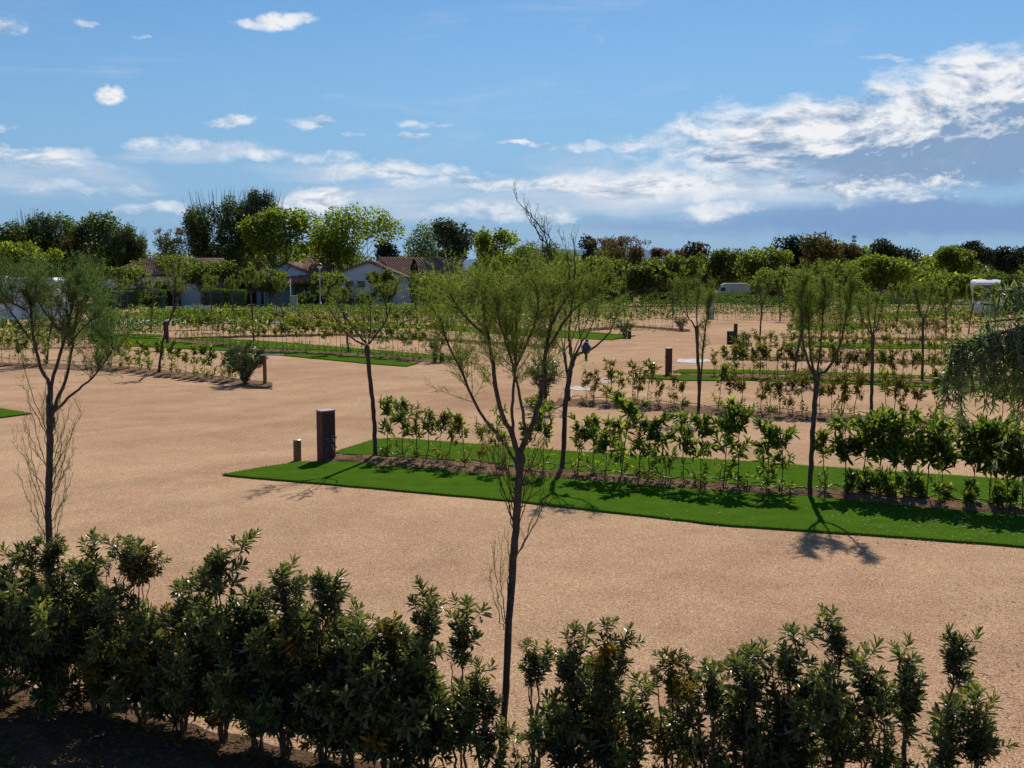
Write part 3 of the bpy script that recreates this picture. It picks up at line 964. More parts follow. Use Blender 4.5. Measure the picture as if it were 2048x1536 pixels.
# ------------------------------------------------------------------ laurel saplings
def laurel_mesh(seed, h, R, nleaf, kind, low=.3, ls=.13, full=True, crown=.5):
    rng = np.random.default_rng(seed)
    sg, lg = Geo(), Geo()
    lean = rng.normal(0, .05, 2)
    st_ = np.array([[0, 0, -.02], [lean[0] * .4 + rng.normal(0, .01), lean[1] * .4, h * .35], [lean[0], lean[1], h * .7], [lean[0] * 1.2, lean[1] * 1.2, h * .93]])
    stp = jag(st_, rng, .006)
    sg.tube(stp, [.011, .004], 5)
    tips = []
    nb = int(6 + nleaf / 28)
    for k in range(nb):
        t = rng.uniform(1 - crown, 1)
        p = path_at(stp, t)
        a = rng.uniform(0, 2 * math.pi)
        d = nz(np.array([math.cos(a), math.sin(a), rng.uniform(.3, 1.2)]))
        L = R * rng.uniform(.4, 1.05)
        q = np.array([p, p + d * L * .6, p + d * L + Z * .04])
        sg.tube(q, [.004, .002], 3, 0, False)
        tips.append(q)
    nl_low = int(nleaf * low * .5)
    nt = nleaf - nl_low
    idx = rng.integers(0, nb, nt)
    u = rng.uniform(.15, 1, nt)
    T = np.array(tips)
    base = np.where(u[:, None] < .5, T[idx, 0] * (1 - 2 * u[:, None]) + T[idx, 1] * 2 * u[:, None], T[idx, 1] * (2 - 2 * u[:, None]) + T[idx, 2] * (2 * u[:, None] - 1))
    out = nz(T[idx, 2] - T[idx, 0])
    rnd = nz(rng.normal(size=(nt, 3)))
    dz_ = rng.uniform(-.75, .7, nt) if kind != 'laurel' else rng.uniform(-.5, .9, nt)
    if kind == 'laurelyel':
        dz_ = rng.uniform(-1.3, .3, nt)
    d = nz(out * .6 + rnd * .8 + Z * dz_[:, None])
    L = rng.uniform(.65, 1.15, nt) * ls
    lg.leaves(base, d, Z + rng.normal(0, .5, (nt, 3)), L, L * rng.uniform(.26, .36, nt), 0, full, .15, .18)
    if nl_low:
        # low sprouts from the foot
        ns = 3
        for _ in range(ns):
            a = rng.uniform(0, 2 * math.pi)
            e = np.array([math.cos(a) * R * .7, math.sin(a) * R * .7, h * rng.uniform(.15, .38)])
            q = np.array([[0, 0, 0], e * .5 + Z * .03, e])
            sg.tube(q, [.004, .002], 3, 0, False)
            m_ = max(3, nl_low // ns)
            u = rng.uniform(.35, 1, m_)
            d = nz(nz(rng.normal(size=(m_, 3))) * .9 + Z * rng.uniform(-.2, .8, (m_, 1)))
            L = rng.uniform(.5, .95, m_) * ls
            lg.leaves(path_at(q, u), d, Z + rng.normal(0, .5, (m_, 3)), L, L * .3, 0, full, .15, .15)
    return sg.mesh('stem', ['stem']), lg.mesh('foliage', [kind])


LV = {}


def lvar(kind, lod, n, **kw):
    LV[(kind, lod)] = [laurel_mesh(hash((kind, lod)) % 1000 + k * 7 + len(kind), kind=kind, **{a: (b(k) if callable(b) else b) for a, b in kw.items()}) for k in range(n)]


import zlib
def lvar(kind, lod, n, **kw):
    s0 = zlib.crc32((kind + lod).encode()) % 1000
    LV[(kind, lod)] = [laurel_mesh(s0 + k * 7, kind=kind, **{a: (b(k) if callable(b) else b) for a, b in kw.items()}) for k in range(n)]


lvar('laurel', 'near', 7, h=1.25, R=lambda k: .22 + .03 * (k % 3), nleaf=lambda k: 215 + 40 * (k % 3), low=lambda k: (.15, .5, .3)[k % 3], ls=.175, crown=lambda k: .5 + .12 * (k % 3))
lvar('laurel', 'dense', 5, h=1.35, R=lambda k: .34 + .03 * (k % 3), nleaf=lambda k: 520 + 60 * (k % 3), low=.65, ls=.185, crown=.55)
lvar('laurelmid', 'near', 6, h=1.2, R=.21, nleaf=lambda k: 170 + 40 * (k % 3), low=lambda k: (.1, .5, .3)[k % 3], ls=.15, crown=lambda k: .5 + .12 * (k % 3))
lvar('laurelyel', 'near', 7, h=1.1, R=.22, nleaf=lambda k: 170 + 30 * (k % 3), low=.3, ls=.135, crown=lambda k: .5 + .08 * (k % 3))
for kd in ('laurel', 'laurelmid', 'laurelyel'):
    lvar(kd, 'far', 6, h=1.25, R=.27, nleaf=lambda k: 130 + 20 * (k % 3), low=.3, ls=.17, full=False, crown=lambda k: .4 + .06 * (k % 3))

ORD = ['first', 'second', 'third', 'fourth', 'fifth', 'sixth', 'seventh', 'eighth', 'ninth', 'tenth', 'eleventh', 'twelfth', 'thirteenth', 'fourteenth', 'fifteenth', 'sixteenth',
       'seventeenth', 'eighteenth', 'nineteenth']
TENS = {2: 'twenty', 3: 'thirty', 4: 'forty', 5: 'fifty', 6: 'sixty', 7: 'seventy'}


def ordw(n):
    if n < 20:
        return ORD[n - 1]
    t, u = divmod(n, 10)
    return (TENS[t][:-1] + 'ieth') if u == 0 else TENS[t] + '-' + ORD[u - 1]


LOOK = {'laurel': 'green', 'laurelmid': 'fading green', 'laurelyel': 'yellowing'}
R1 = random.Random(8)


def plant_row(pos, where, frm, group, lod, h=1.2, labels=None):
    """pos: list of (px, py, kind, height factor)."""
    for k, (x, y, kd, hf) in enumerate(pos):
        b = g(x, y)
        vs = LV[(kd, lod if (kd, lod) in LV else 'near')]
        sm, fm_ = vs[R1.randrange(len(vs))]
        sc = h * hf / 1.22
        lb = '%s laurel sapling, %s from the %s, %s' % (LOOK[kd], ordw(k + 1), frm, where)
        o = thing('laurel_sapling', lb, 'shrub', b, group, R1.uniform(0, 6.28), (sc * R1.uniform(.9, 1.1), sc * R1.uniform(.9, 1.1), sc))
        link('stem', sm, o)
        link('foliage', fm_, o)


def yline(pts):
    xs, ys = [p[0] for p in pts], [p[1] for p in pts]
    return lambda x: float(np.interp(x, xs, ys))


yA = yline([(760, 916), (1036, 946), (1211, 959), (1358, 973), (1577, 990), (1748, 997), (1875, 1010), (2045, 1027), (2300, 1050)])
rowA = []
for x, kd, hf in [(775, 'laurel', 1.05), (805, 'laurel', 1.02), (832, 'laurelmid', 1.0), (852, 'laurelmid', 1.02), (878, 'laurelmid', .98), (898, 'laurelyel', .98), (931, 'laurelmid', 1.0), (964, 'laurelyel', .85),
                  (998, 'laurelmid', 1.06), (1058, 'laurelmid', .9), (1085, 'laurel', 1.12), (1154, 'laurelmid', .98), (1186, 'laurel', .94), (1210, 'laurel', .95), (1242, 'laurel', 1.25), (1277, 'laurelmid', 1.1), (1298, 'laurel', .95),
                  (1333, 'laurel', 1.0), (1368, 'laurel', 1.12), (1402, 'laurel', 1.12), (1448, 'laurel', 1.28), (1475, 'laurel', 1.22), (1533, 'laurel', 1.0), (1563, 'laurel', .98), (1650, 'laurelmid', 1.08)]:
    rowA.append((x, yA(x) + R1.uniform(-2, 2), kd, hf))
plant_row(rowA, 'between the wide lawns', 'brown pedestal', 'laurel saplings of the lawn bed', 'near', 1.2)
rowA2 = [(x, yA(x) + R1.uniform(-4, 2), 'laurel', hf) for x, hf in [(1692, 1.15), (1722, 1.22), (1758, 1.15), (1790, 1.25), (1820, 1.1), (1852, 1.25), (1888, 1.05), (1945, 1.2), (1978, 1.25), (2012, 1.05), (2045, 1.1), (2085, 1.2), (2130, 1.1)]]
for k, (x, y, kd, hf) in enumerate(rowA2):
    b = g(x, y)
    sm, fm_ = LV[('laurel', 'dense')][k % 5]
    o = thing('laurel_shrub', 'dense dark laurel shrub, %s after the cup shaped tamarisk in the wide lawn bed' % ordw(k + 1), 'shrub', b, 'dense laurels of the lawn bed', R1.uniform(0, 6.28), 1.2 * hf / 1.35)
    link('stem', sm, o)
    link('foliage', fm_, o)

yB = yline([(1130, 802), (1270, 811), (1400, 820), (1530, 830), (1700, 838), (1843, 848), (2048, 862), (2300, 880)])
rowB = [(x, yB(x) + R1.uniform(-2, 2), kd, hf) for x, kd, hf in
        [(1172, 'laurelyel', .95), (1188, 'laurelyel', 1.05), (1212, 'laurelmid', 1.18), (1234, 'laurelmid', .9), (1263, 'laurelmid', 1.12), (1274, 'laurelyel', 1.1), (1294, 'laurelmid', 1.15), (1318, 'laurelyel', .9),
         (1348, 'laurelyel', 1.0), (1364, 'laurelyel', .9), (1436, 'laurelmid', 1.28), (1460, 'laurelyel', 1.15), (1482, 'laurelyel', 1.1), (1520, 'laurelyel', 1.05), (1538, 'laurelyel', 1.1), (1560, 'laurelyel', 1.05), (1577, 'laurelyel', 1.1),
         (1604, 'laurelyel', 1.3), (1640, 'laurelyel', 1.1), (1662, 'laurelyel', 1.15), (1683, 'laurelyel', 1.3), (1707, 'laurelyel', 1.35), (1772, 'laurelmid', 1.2), (1788, 'laurelyel', 1.3), (1806, 'laurelyel', 1.1), (1832, 'laurelyel', 1.15), (1868, 'laurelmid', 1.4),
         (2000, 'laurelmid', 1.2), (2030, 'laurelmid', 1.2)]]
plant_row(rowB, 'hedge behind the wide lawn', 'pigeon tree', 'laurel saplings of the yellowing hedge', 'near', 1.12)


def seq(x0, x1, step, yf, kinds, jit=.25, hv=(.88, 1.15), gaps=()):
    out, x = [], x0
    while x < x1:
        if not any(a < x < b for a, b in gaps):
            out.append((x, yf(x) + R1.uniform(-1, 1), R1.choice(kinds), R1.uniform(*hv)))
        x += step * R1.uniform(1 - jit, 1 + jit)
    return out


Y, Mi, G_ = 'laurelyel', 'laurelmid', 'laurel'
plant_row(seq(1428, 1905, 17, yline([(1420, 752), (1900, 765)]), [Y, Y, Mi]), 'between narrow lawns', 'round topped pedestal', 'laurel saplings of the second lawn bed', 'near', 1.3)
plant_row(seq(1492, 1915, 16, yline([(1490, 716), (1915, 727)]), [Y, Mi, Mi]), 'behind the narrow lawns', 'dark sign board', 'laurel saplings of the sign board hedge', 'far', 1.15)
plant_row(seq(1580, 1930, 15, yline([(1580, 690), (1930, 694)]), [Y, Mi]), 'thin lawn row', 'track end', 'laurel saplings of the third pitch row', 'far', 1.15)
plant_row(seq(1582, 1960, 14, yline([(1580, 674), (1960, 680)]), [Y, Mi, G_]), 'fourth hedge', 'track end', 'laurel saplings of the fourth hedge', 'far', 1.2)
yL1 = yline([(0, 727), (117, 732), (249, 738), (316, 747), (440, 760), (513, 772)])
plant_row(seq(478, 500, 30, yL1, [Mi])[:0] + list(reversed(seq(-10, 470, 17.5, yL1, [Mi, G_, Mi], gaps=((103, 190),)))), 'sparse hedge', 'lectern oleander', 'laurel saplings of the lectern hedge', 'near', 1.15)
yL2 = yline([(380, 683), (430, 688), (517, 701), (649, 705), (780, 715), (890, 724)])
plant_row(list(reversed(seq(370, 860, 11.5, yL2, [G_, Mi, Mi]))), 'long hedge', 'short dark post', 'laurel saplings of the long hedge', 'far', 1.45)
yL3 = yline([(340, 678), (517, 672), (693, 669), (751, 674), (910, 681), (1100, 696)])
plant_row(list(reversed(seq(350, 1085, 12.5, yL3, [G_, Mi, Mi]))), 'hedge behind the long one', 'dark end bush', 'laurel saplings of the hedge behind the long one', 'far', 1.3)
plant_row(list(reversed(seq(1195, 1345, 12, yline([(1195, 657), (1345, 660)]), [G_, Mi]))), 'short far hedge', 'small oleander at its end', 'laurel saplings of the short far hedge', 'far', 1.25)

# the far hedges, joined: too many to tell apart
ga = Geo()
rngf = np.random.default_rng(77)


def far_row(x0, x1, y0, y1, step, h, mi, nl=52):
    x = x0
    while x < x1:
        b = g(x, y0 + (y1 - y0) * (x - x0) / (x1 - x0) + rngf.uniform(-.5, .5))
        hh = h * rngf.uniform(.75, 1.2)
        ga.tube([b, b + np.array([rngf.normal(0, .05), 0, hh * .8])], .012, 3, 0, False)
        c = b + np.c_[rngf.normal(0, .17, nl), rngf.normal(0, .17, nl), rngf.beta(2.6, 1.6, nl) * hh]
        d = rngf.normal(size=(nl, 3)) + Z * .2
        ga.leaves(c, d, Z + rngf.normal(0, .7, (nl, 3)), rngf.uniform(.12, .24, nl), .085, rngf.choice(mi), False)
        x += step * rngf.uniform(.6, 1.4)


for a in [(0, 235, 697, 692, 9, 1.2, [1, 2]), (185, 330, 676, 676, 8, 1.3, [1, 2]), (190, 560, 661, 658, 7, 1.3, [1, 2]), (560, 1000, 657, 652, 7, 1.3, [1, 2]), (1000, 1245, 652, 668, 8, 1.3, [1, 2]),
          (0, 240, 680, 670, 8, 1.2, [1, 2]), (180, 700, 648, 645, 6, 1.3, [1, 2]), (690, 1200, 645, 641, 6, 1.3, [1, 2]), (1430, 1600, 639, 640, 8, 1.2, [1, 2, 3]), (1600, 1940, 648, 646, 8, 1.2, [1, 2, 3]), (1590, 1750, 641, 638, 7, 1.1, [1, 2, 3]),
          (1850, 2048, 655, 650, 8, 1.2, [2, 3]), (400, 760, 638, 634, 6, 1.0, [1, 2]), (760, 1250, 634, 631, 6, 1.05, [1, 2]), (1240, 1400, 640, 633, 6, 1.3, [1]), (1400, 1560, 626, 624, 5, 1.5, [1]), (1560, 1950, 632, 630, 6, 1.2, [2, 1]),
          (600, 950, 626, 624, 5, .8, [1, 2]), (950, 1400, 625, 622, 5, 1.5, [1, 1, 2]), (1380, 1950, 617, 615, 5, 1.5, [1]), (960, 1420, 614, 612, 5, 1.6, [1]), (1400, 1960, 609, 608, 5, 1.6, [1]), (1240, 1420, 604, 602, 5, 1.8, [1])]:
    far_row(*a)
o = struct('hedge_planting', ga, ['stem', 'bright hedge foliage', 'yellow green plane foliage', 'olive hedge foliage'], 'stuff')
tag(o, 'distant rows of small green hedge plants across the pitches', 'hedge planting')

# ------------------------------------------------------------------ oleander bushes and low green plants
def bush(name, label, px, py, h, R, seed, nst=14, nleaf=1500, ls=.12, lw=.17, matn='olean', flare=.9, group='oleanders at the row ends', flowers=0, lodfull=False, cat='bush'):
    rng = np.random.default_rng(seed)
    b = g(px, py)
    root = thing(name, label, cat, b, group)
    sg, lg = Geo(), Geo()
    per = nleaf // nst
    for k in range(nst):
        a = k * 2.4 + rng.uniform(-.3, .3)
        o_ = rng.uniform(.1, 1) ** .7
        dv = np.array([math.cos(a), math.sin(a), 0])
        hh = h * (1.02 - .45 * o_ ** 2) * rng.uniform(.85, 1.1)
        st_ = np.array([dv * .04 + Z * -.02, dv * R * o_ * .35 * flare + Z * hh * .4, dv * R * o_ * .8 + Z * hh * .78, dv * R * o_ + Z * hh])
        sp_ = jag(st_, rng, .01)
        sg.tube(sp_, [.010, .003], 4, 0, False)
        # side shoots
        for _ in range(4):
            t = rng.uniform(.35, .9)
            p0 = path_at(sp_, t)
            e = p0 + nz(dv * .5 + rng.normal(size=3) * .6 + Z * .9) * h * .22
            sg.tube([p0, e], .003, 3, 0, False)
            m_ = per // 6
            u = rng.uniform(.2, 1, m_)[:, None]
            d = nz(nz(e - p0) * .6 + nz(rng.normal(size=(m_, 3))) * .8 + Z * .15)
            lg.leaves(p0 + (e - p0) * u, d, nz(rng.normal(size=(m_, 3))), rng.uniform(.7, 1.1, m_) * ls, ls * lw, 0, lodfull, .05, .1)
        m_ = per // 3
        u = rng.uniform(.12, 1, m_)
        td = nz(sp_[-1] - sp_[0])
        d = nz(td * .6 + nz(rng.normal(size=(m_, 3))) * .8)
        lg.leaves(path_at(sp_, u), d, nz(rng.normal(size=(m_, 3))), rng.uniform(.7, 1.1, m_) * ls, ls * lw, 0, lodfull, .05, .1)
    part('stems', sg, ['stem'], root)
    part('foliage', lg, [matn], root)
    if flowers:
        fg = Geo()
        for _ in range(flowers):
            c = np.array([rng.normal(0, R * .4), rng.normal(0, R * .4), h * rng.uniform(.8, 1.0)])
            m_ = 10
            fg.leaves(c + rng.normal(0, .02, (m_, 3)), rng.normal(size=(m_, 3)), rng.normal(size=(m_, 3)), .035, .03, 0, False)
        part('blossoms', fg, ['orange'], root)
    return root


bush('oleander_bush', 'dark oleander bush beside the wooden lectern post', 490, 769, 1.5, .80, 21, 26, 5200, .14, flowers=2)
bush('oleander_bush', 'loose oleander beside the short dark post at the long hedge end', 870, 725, 1.15, .5, 22, 12, 1100, .14)
bush('oleander_bush', 'rounded dark oleander at the tip of the far lawn strip', 1250, 676, 1.2, .55, 23, 16, 1100, .16)
bush('oleander_bush', 'small oleander with pale blossoms at the short far hedge end', 1362, 662, 1.0, .55, 24, 16, 900, .16)
bush('oleander_bush', 'dark oleander behind the sign board post', 1481, 717, 1.25, .55, 25, 16, 1500, .15)
bush('oleander_bush', 'wide leafy oleander between the leaning tamarisk and the gravel track', 1088, 806, 1.45, .62, 26, 20, 2200, .14)
bush('oleander_bush', 'half hidden oleander behind the central tamarisk at the dark hedge end', 1090, 695, 1.25, .6, 27, 16, 1000, .16)
bush('laurel_bush', 'small bright green bush at the foot of the wide leafy oleander', 1078, 832, .62, .40, 28, 10, 700, .13, .3, 'laurel', group='low green shoots')
for k, (x, y, lb) in enumerate([(1290, 815, 'small green tuft at the foot of the yellowing hedge near the twin stemmed tamarisk'), (1545, 828, 'low green tuft on the bed beside the cup shaped tamarisk'),
                                (1370, 817, 'flat green weed on the bed just before the twin stemmed tamarisk'), (1640, 748, 'low green tuft in the second laurel bed'),
                                (840, 720, 'small bright sprout at the end of the long hedge')]):
    bush('weed_tuft', lb, x, y, .22, .2, 40 + k, 8, 120, .10, .3, 'laurel', group='low green shoots', cat='weed')

# ------------------------------------------------------------------ foreground hedge of pittosporum
def rosette(geo, c, ax, rng, n, ls, mi):
    ax = nz(ax)
    k = np.arange(n)
    a = k * 2.4 + rng.uniform(0, 6)
    e1 = nz(np.cross(ax, [.3, .5, .8]))
    e2 = np.cross(ax, e1)
    open_ = np.interp(k, [0, n], [.25, 1.5]) + rng.normal(0, .12, n)
    d = np.cos(open_)[:, None] * ax + np.sin(open_)[:, None] * (np.cos(a)[:, None] * e1 + np.sin(a)[:, None] * e2)
    b = c - ax * (k / n)[:, None] * ls * .9
    L = ls * rng.uniform(.7, 1.1, n) * np.interp(k, [0, n * .3, n], [.6, 1, 1])
    geo.leaves(b, d, ax + rng.normal(0, .25, (n, 3)), L, L * rng.uniform(.28, .36, n), mi, True, .12, .14)


def leafy_branch(seed, yel, L=.5, nr=9):
    rng = np.random.default_rng(seed)
    ga = Geo()
    main = jag([(0, 0, 0), (rng.normal(0, .03), rng.normal(0, .03), L * .5), (rng.normal(0, .06), rng.normal(0, .06), L)], rng, .004)
    ga.tube(main, [.006, .003], 4, 0, False)
    rosette(ga, main[-1], main[-1] - main[-3], rng, 17, .112, 3)
    for k in range(nr - 1):
        t = .15 + .8 * (k + rng.random()) / nr
        p = path_at(main, t)
        a = k * 2.4 + rng.uniform(-.4, .4)
        d = nz(np.array([math.cos(a), math.sin(a), rng.uniform(.5, 1.0) + .7 * t]))
        e = p + d * rng.uniform(.10, .20) * (.55 + .9 * t) * (L / .5)
        ga.tube([p, (p + e) / 2 + Z * -.005, e], [.0035, .002], 3, 0, False)
        rosette(ga, e, d + Z * .5, rng, int(rng.integers(11, 17)), rng.uniform(.088, .118), 3 if t > .62 else 1)
        if rng.random() < .06:
            m_ = 26
            ga.leaves(e + rng.normal(0, .018, (m_, 3)), rng.normal(size=(m_, 3)) + Z, rng.normal(size=(m_, 3)), .016, .012, 2, False)
    m_ = 22
    u = rng.uniform(.1, .9, m_)
    ga.leaves(path_at(main, u), rng.normal(size=(m_, 3)) + Z * .2, Z + rng.normal(0, .4, (m_, 3)), .09, .028, 1, True)
    return ga.mesh('leafy_branch', ['stem', 'pitty' if yel else 'pitt', 'flower', 'pitty' if yel else 'pittyounglit'])


LB = [leafy_branch(300 + k, False, .38 + .05 * (k % 4), 8 + k % 3) for k in range(10)]
LBY = [leafy_branch(330 + k, True, .36, 8) for k in range(3)]
PG = 'pittosporum shrubs of the near hedge'
SH = [(-95, 1120, 120, 1.0, 0, 'pittosporum at the cut off end of the dense near hedge'),
      (8, 1128, 115, 1.1, 0, 'dark pittosporum at the picture edge beside the twiggy trunked tamarisk'),
      (105, 1068, 130, 1.3, 0, 'tall bushy pittosporum hiding the foot of the twiggy trunked tamarisk'),
      (200, 1112, 120, 1.2, 0, 'bushy green pittosporum just past the twiggy trunked tamarisk'),
      (285, 1073, 110, .8, 2, 'pittosporum with orange yellow leaves and one lone high shoot'),
      (365, 1205, 120, 1.1, 0, 'lower pittosporum between the orange leaved one and the tallest shoot'),
      (445, 1088, 95, .9, 0, 'pittosporum with a broad high tuft above the hedge'),
      (515, 1195, 120, 1.1, 0, 'dense low pittosporum after the broad high tuft'),
      (572, 1132, 105, 1.1, 0, 'pittosporum with a conical top in the dense half of the hedge'),
      (648, 1148, 105, 1.0, 0, 'pittosporum with pale shoots at the end of the dense mass'),
      (700, 1255, 95, 1.0, 0, 'short dark pittosporum where the dense mass steps down'),
      (775, 1235, 110, 1.1, 1, 'pittosporum with some yellowed inner leaves before the open stem'),
      (850, 1213, 110, 1.1, 0, 'full round pittosporum next to the single stemmed one'),
      (925, 1235, 85, .45, 0, 'open single stemmed pittosporum with see through crown'),
      (968, 1372, 85, .8, 0, 'short pittosporum touching the central tamarisk trunk'),
      (1072, 1285, 95, .5, 0, 'thin pittosporum just past the central tamarisk trunk'),
      (1130, 1290, 105, .9, 0, 'broad topped pittosporum after the central tamarisk'),
      (1200, 1258, 125, 1.1, 1, 'full pittosporum with a yellow spot below its top'),
      (1268, 1400, 70, .5, 0, 'small low pittosporum in the gap of the hedge'),
      (1340, 1308, 95, .55, 2, 'sparse pittosporum with golden leaves and a flower head'),
      (1418, 1328, 105, .9, 0, 'pittosporum with yellowish tips after the golden leaved one'),
      (1495, 1318, 115, 1.1, 0, 'dense dark pittosporum before the tall fan'),
      (1568, 1278, 115, 1.1, 0, 'domed pittosporum beside the tall fan'),
      (1668, 1222, 105, .75, 0, 'tall pittosporum spreading like a fan'),
      (1738, 1345, 95, .7, 0, 'low pittosporum at the foot of the tall fan'),
      (1800, 1332, 85, .55, 0, 'light green open pittosporum between the two tall ones'),
      (1890, 1272, 85, .5, 0, 'tall thin pittosporum near the bare gravel corner'),
      (1948, 1460, 100, .5, 0, 'last low pittosporum before the bare gravel corner'),
      (2130, 1400, 110, .9, 0, 'pittosporum beyond the edge of the picture')]
for k, (px, top, wpx, den, yel, lb) in enumerate(SH):
    rng = np.random.default_rng(500 + k)
    by = float(np.interp(px, [-100, 0, 300, 600, 900, 1400, 2150], [1400, 1410, 1452, 1528, 1568, 1612, 1670]))
    b = g(px, by)
    D = b[1]
    h = P(px, top, D)[2]
    R = wpx * D / FP * .5
    root = thing('pittosporum_shrub', lb, 'shrub', b, PG)
    sg = Geo()
    R *= rng.uniform(1.0, 1.35)
    nb = int((50 if px < 600 else 36 if px < 880 else 23) * den ** 1.3 * (h / 1.4))
    nst = max(3, int(8 * den))
    stems = []
    for q in range(nst):
        a = q * 2.4 + rng.uniform(-.5, .5)
        o_ = rng.uniform(.15, .9) if q else .08
        hh = (h - .25) * (1 if q == 0 else rng.uniform(.4, .86))
        dv = np.array([math.cos(a), math.sin(a), 0])
        stp = jag([dv * .03 - Z * .02, dv * R * o_ * .5 + Z * hh * .45, dv * R * o_ + Z * hh], rng, .01)
        sg.tube(stp, [.013, .005], 5, 0, False)
        stems.append(stp)
    lone = []
    for q in range(int(rng.integers(1, 4))):
        a = rng.uniform(0, 6.28)
        dv = np.array([math.cos(a), math.sin(a) * .6, 0]) * R * rng.uniform(.2, .85)
        hh = h * rng.uniform(.80, .97)
        stp = jag([dv * .3 + Z * h * .2, dv * .8 + Z * hh * .7, dv + Z * (hh - .12)], rng, .008)
        sg.tube(stp, [.007, .003], 4, 0, False)
        lone.append(stp)
    part('stems', sg, ['stem'], root)
    for stp in lone:
        link('leafy_branch', LB[rng.integers(0, 10)], root, stp[-1] - Z * .05, (rng.normal(0, .15), rng.normal(0, .15), rng.uniform(0, 6.28)), rng.uniform(.35, .55))
    for q in range(nb):
        stp = stems[0] if q < 3 else stems[rng.integers(0, nst)]
        t = (.86 + .05 * q) if q < 3 else rng.uniform(.12 if den > .7 else .25, 1) ** .8
        p = path_at(stp, min(t, 1))
        a = rng.uniform(0, 2 * math.pi)
        tilt = rng.uniform(.0, .35) if q < 3 else rng.uniform(.2, 1.45)
        msh = LB[rng.integers(0, 10)]
        if (yel == 2 and rng.random() < .55) or (yel == 1 and rng.random() < .2) or rng.random() < .03:
            msh = LBY[rng.integers(0, 3)]
        o = link('leafy_branch', msh, root, p, (tilt * math.cos(a), tilt * math.sin(a), rng.uniform(0, 6.28)), rng.uniform(.5, 1.2) * (.75 if q < 3 and t > .9 else .9))

# ------------------------------------------------------------------ willow-leaved tree reaching in from the side
def willow():
    rng = np.random.default_rng(31)
    D = 8.6
    b = np.array([P(2330, 1500, D)[0], D + .2, 0.])
    root = thing('willow_tree', 'weeping narrow leaved tree reaching in over the laurels from outside the picture', 'tree', b)
    L = lambda pl, sl=0: np.array([P(x, y, D) + np.array([0, sl * k / len(pl), 0]) for k, (x, y) in enumerate(pl)]) - b
    tg_, bg_, lg = Geo(), Geo(), Geo()
    tg_.tube(jag([(0, 0, -.05), (.03, 0, 1.4), (-.05, 0, 2.6), (-.1, 0, 4.0), (-.02, .1, 5.0)], rng, .012), [.10, .085, .07, .04], 10)
    limbs = [L([(2300, 620), (2180, 628), (2060, 652), (1990, 668), (1930, 686), (1905, 692)]), L([(2300, 560), (2180, 560), (2080, 572), (2020, 585), (1988, 592)], .3),
             L([(2290, 720), (2180, 700), (2110, 700), (2060, 716), (2030, 735)], -.4), L([(2310, 660), (2200, 640), (2080, 640), (2010, 650)], .5),
             L([(2320, 800), (2200, 790), (2140, 800), (2090, 830)], .2)]
    for l_ in limbs:
        bg_.tube(jag(l_, rng, .006), [.03, .012, .006], 6)
    def hang(p, ln, dx):
        n = 6
        s = np.linspace(0, 1, n)[:, None]
        q = p + np.array([dx * 1.3, rng.normal(0, .5), 0]) * s ** .8 * ln * .6 + np.array([0, 0, -1.]) * (s ** 1.7) * ln + np.array([0, 0, .35 * ln]) * s * (1 - s)
        bg_.tube(q, [.004, .0012], 3, 0, False)
        m_ = int(ln * 125)
        u = rng.uniform(.04, 1, m_)
        d = nz(np.array([0, 0, -1.]) * rng.uniform(.35, 1.2, (m_, 1)) + rng.normal(0, .6, (m_, 3)))
        lg.leaves(path_at(q, u), d, nz(rng.normal(size=(m_, 3))), rng.uniform(.065, .105, m_), rng.uniform(.010, .014, m_), 0, True, .1, .18)
    for l_, n, lo in zip(limbs, (100, 20, 60, 30, 50), (.66, .18, .5, .4, .5)):
        for _ in range(n):
            t = rng.uniform(.3, 1)
            hang(path_at(l_, t), lo * rng.uniform(.35, 1.0) * (1 if l_ is not limbs[0] else rng.uniform(.7, 1.05)), rng.normal(-.05, .25))
    for l_ in limbs:
        m_ = 150
        u = rng.uniform(.35, 1, m_)
        lg.leaves(path_at(l_, u), rng.normal(size=(m_, 3)) * .7 + np.array([-.5, 0, .1]), nz(rng.normal(size=(m_, 3))), rng.uniform(.06, .1, m_), .012, 0, True)
    part('trunk', tg_, ['bark'], root, True)
    part('branches', bg_, ['greybark'], root)
    part('foliage', lg, ['willow'], root)


willow()

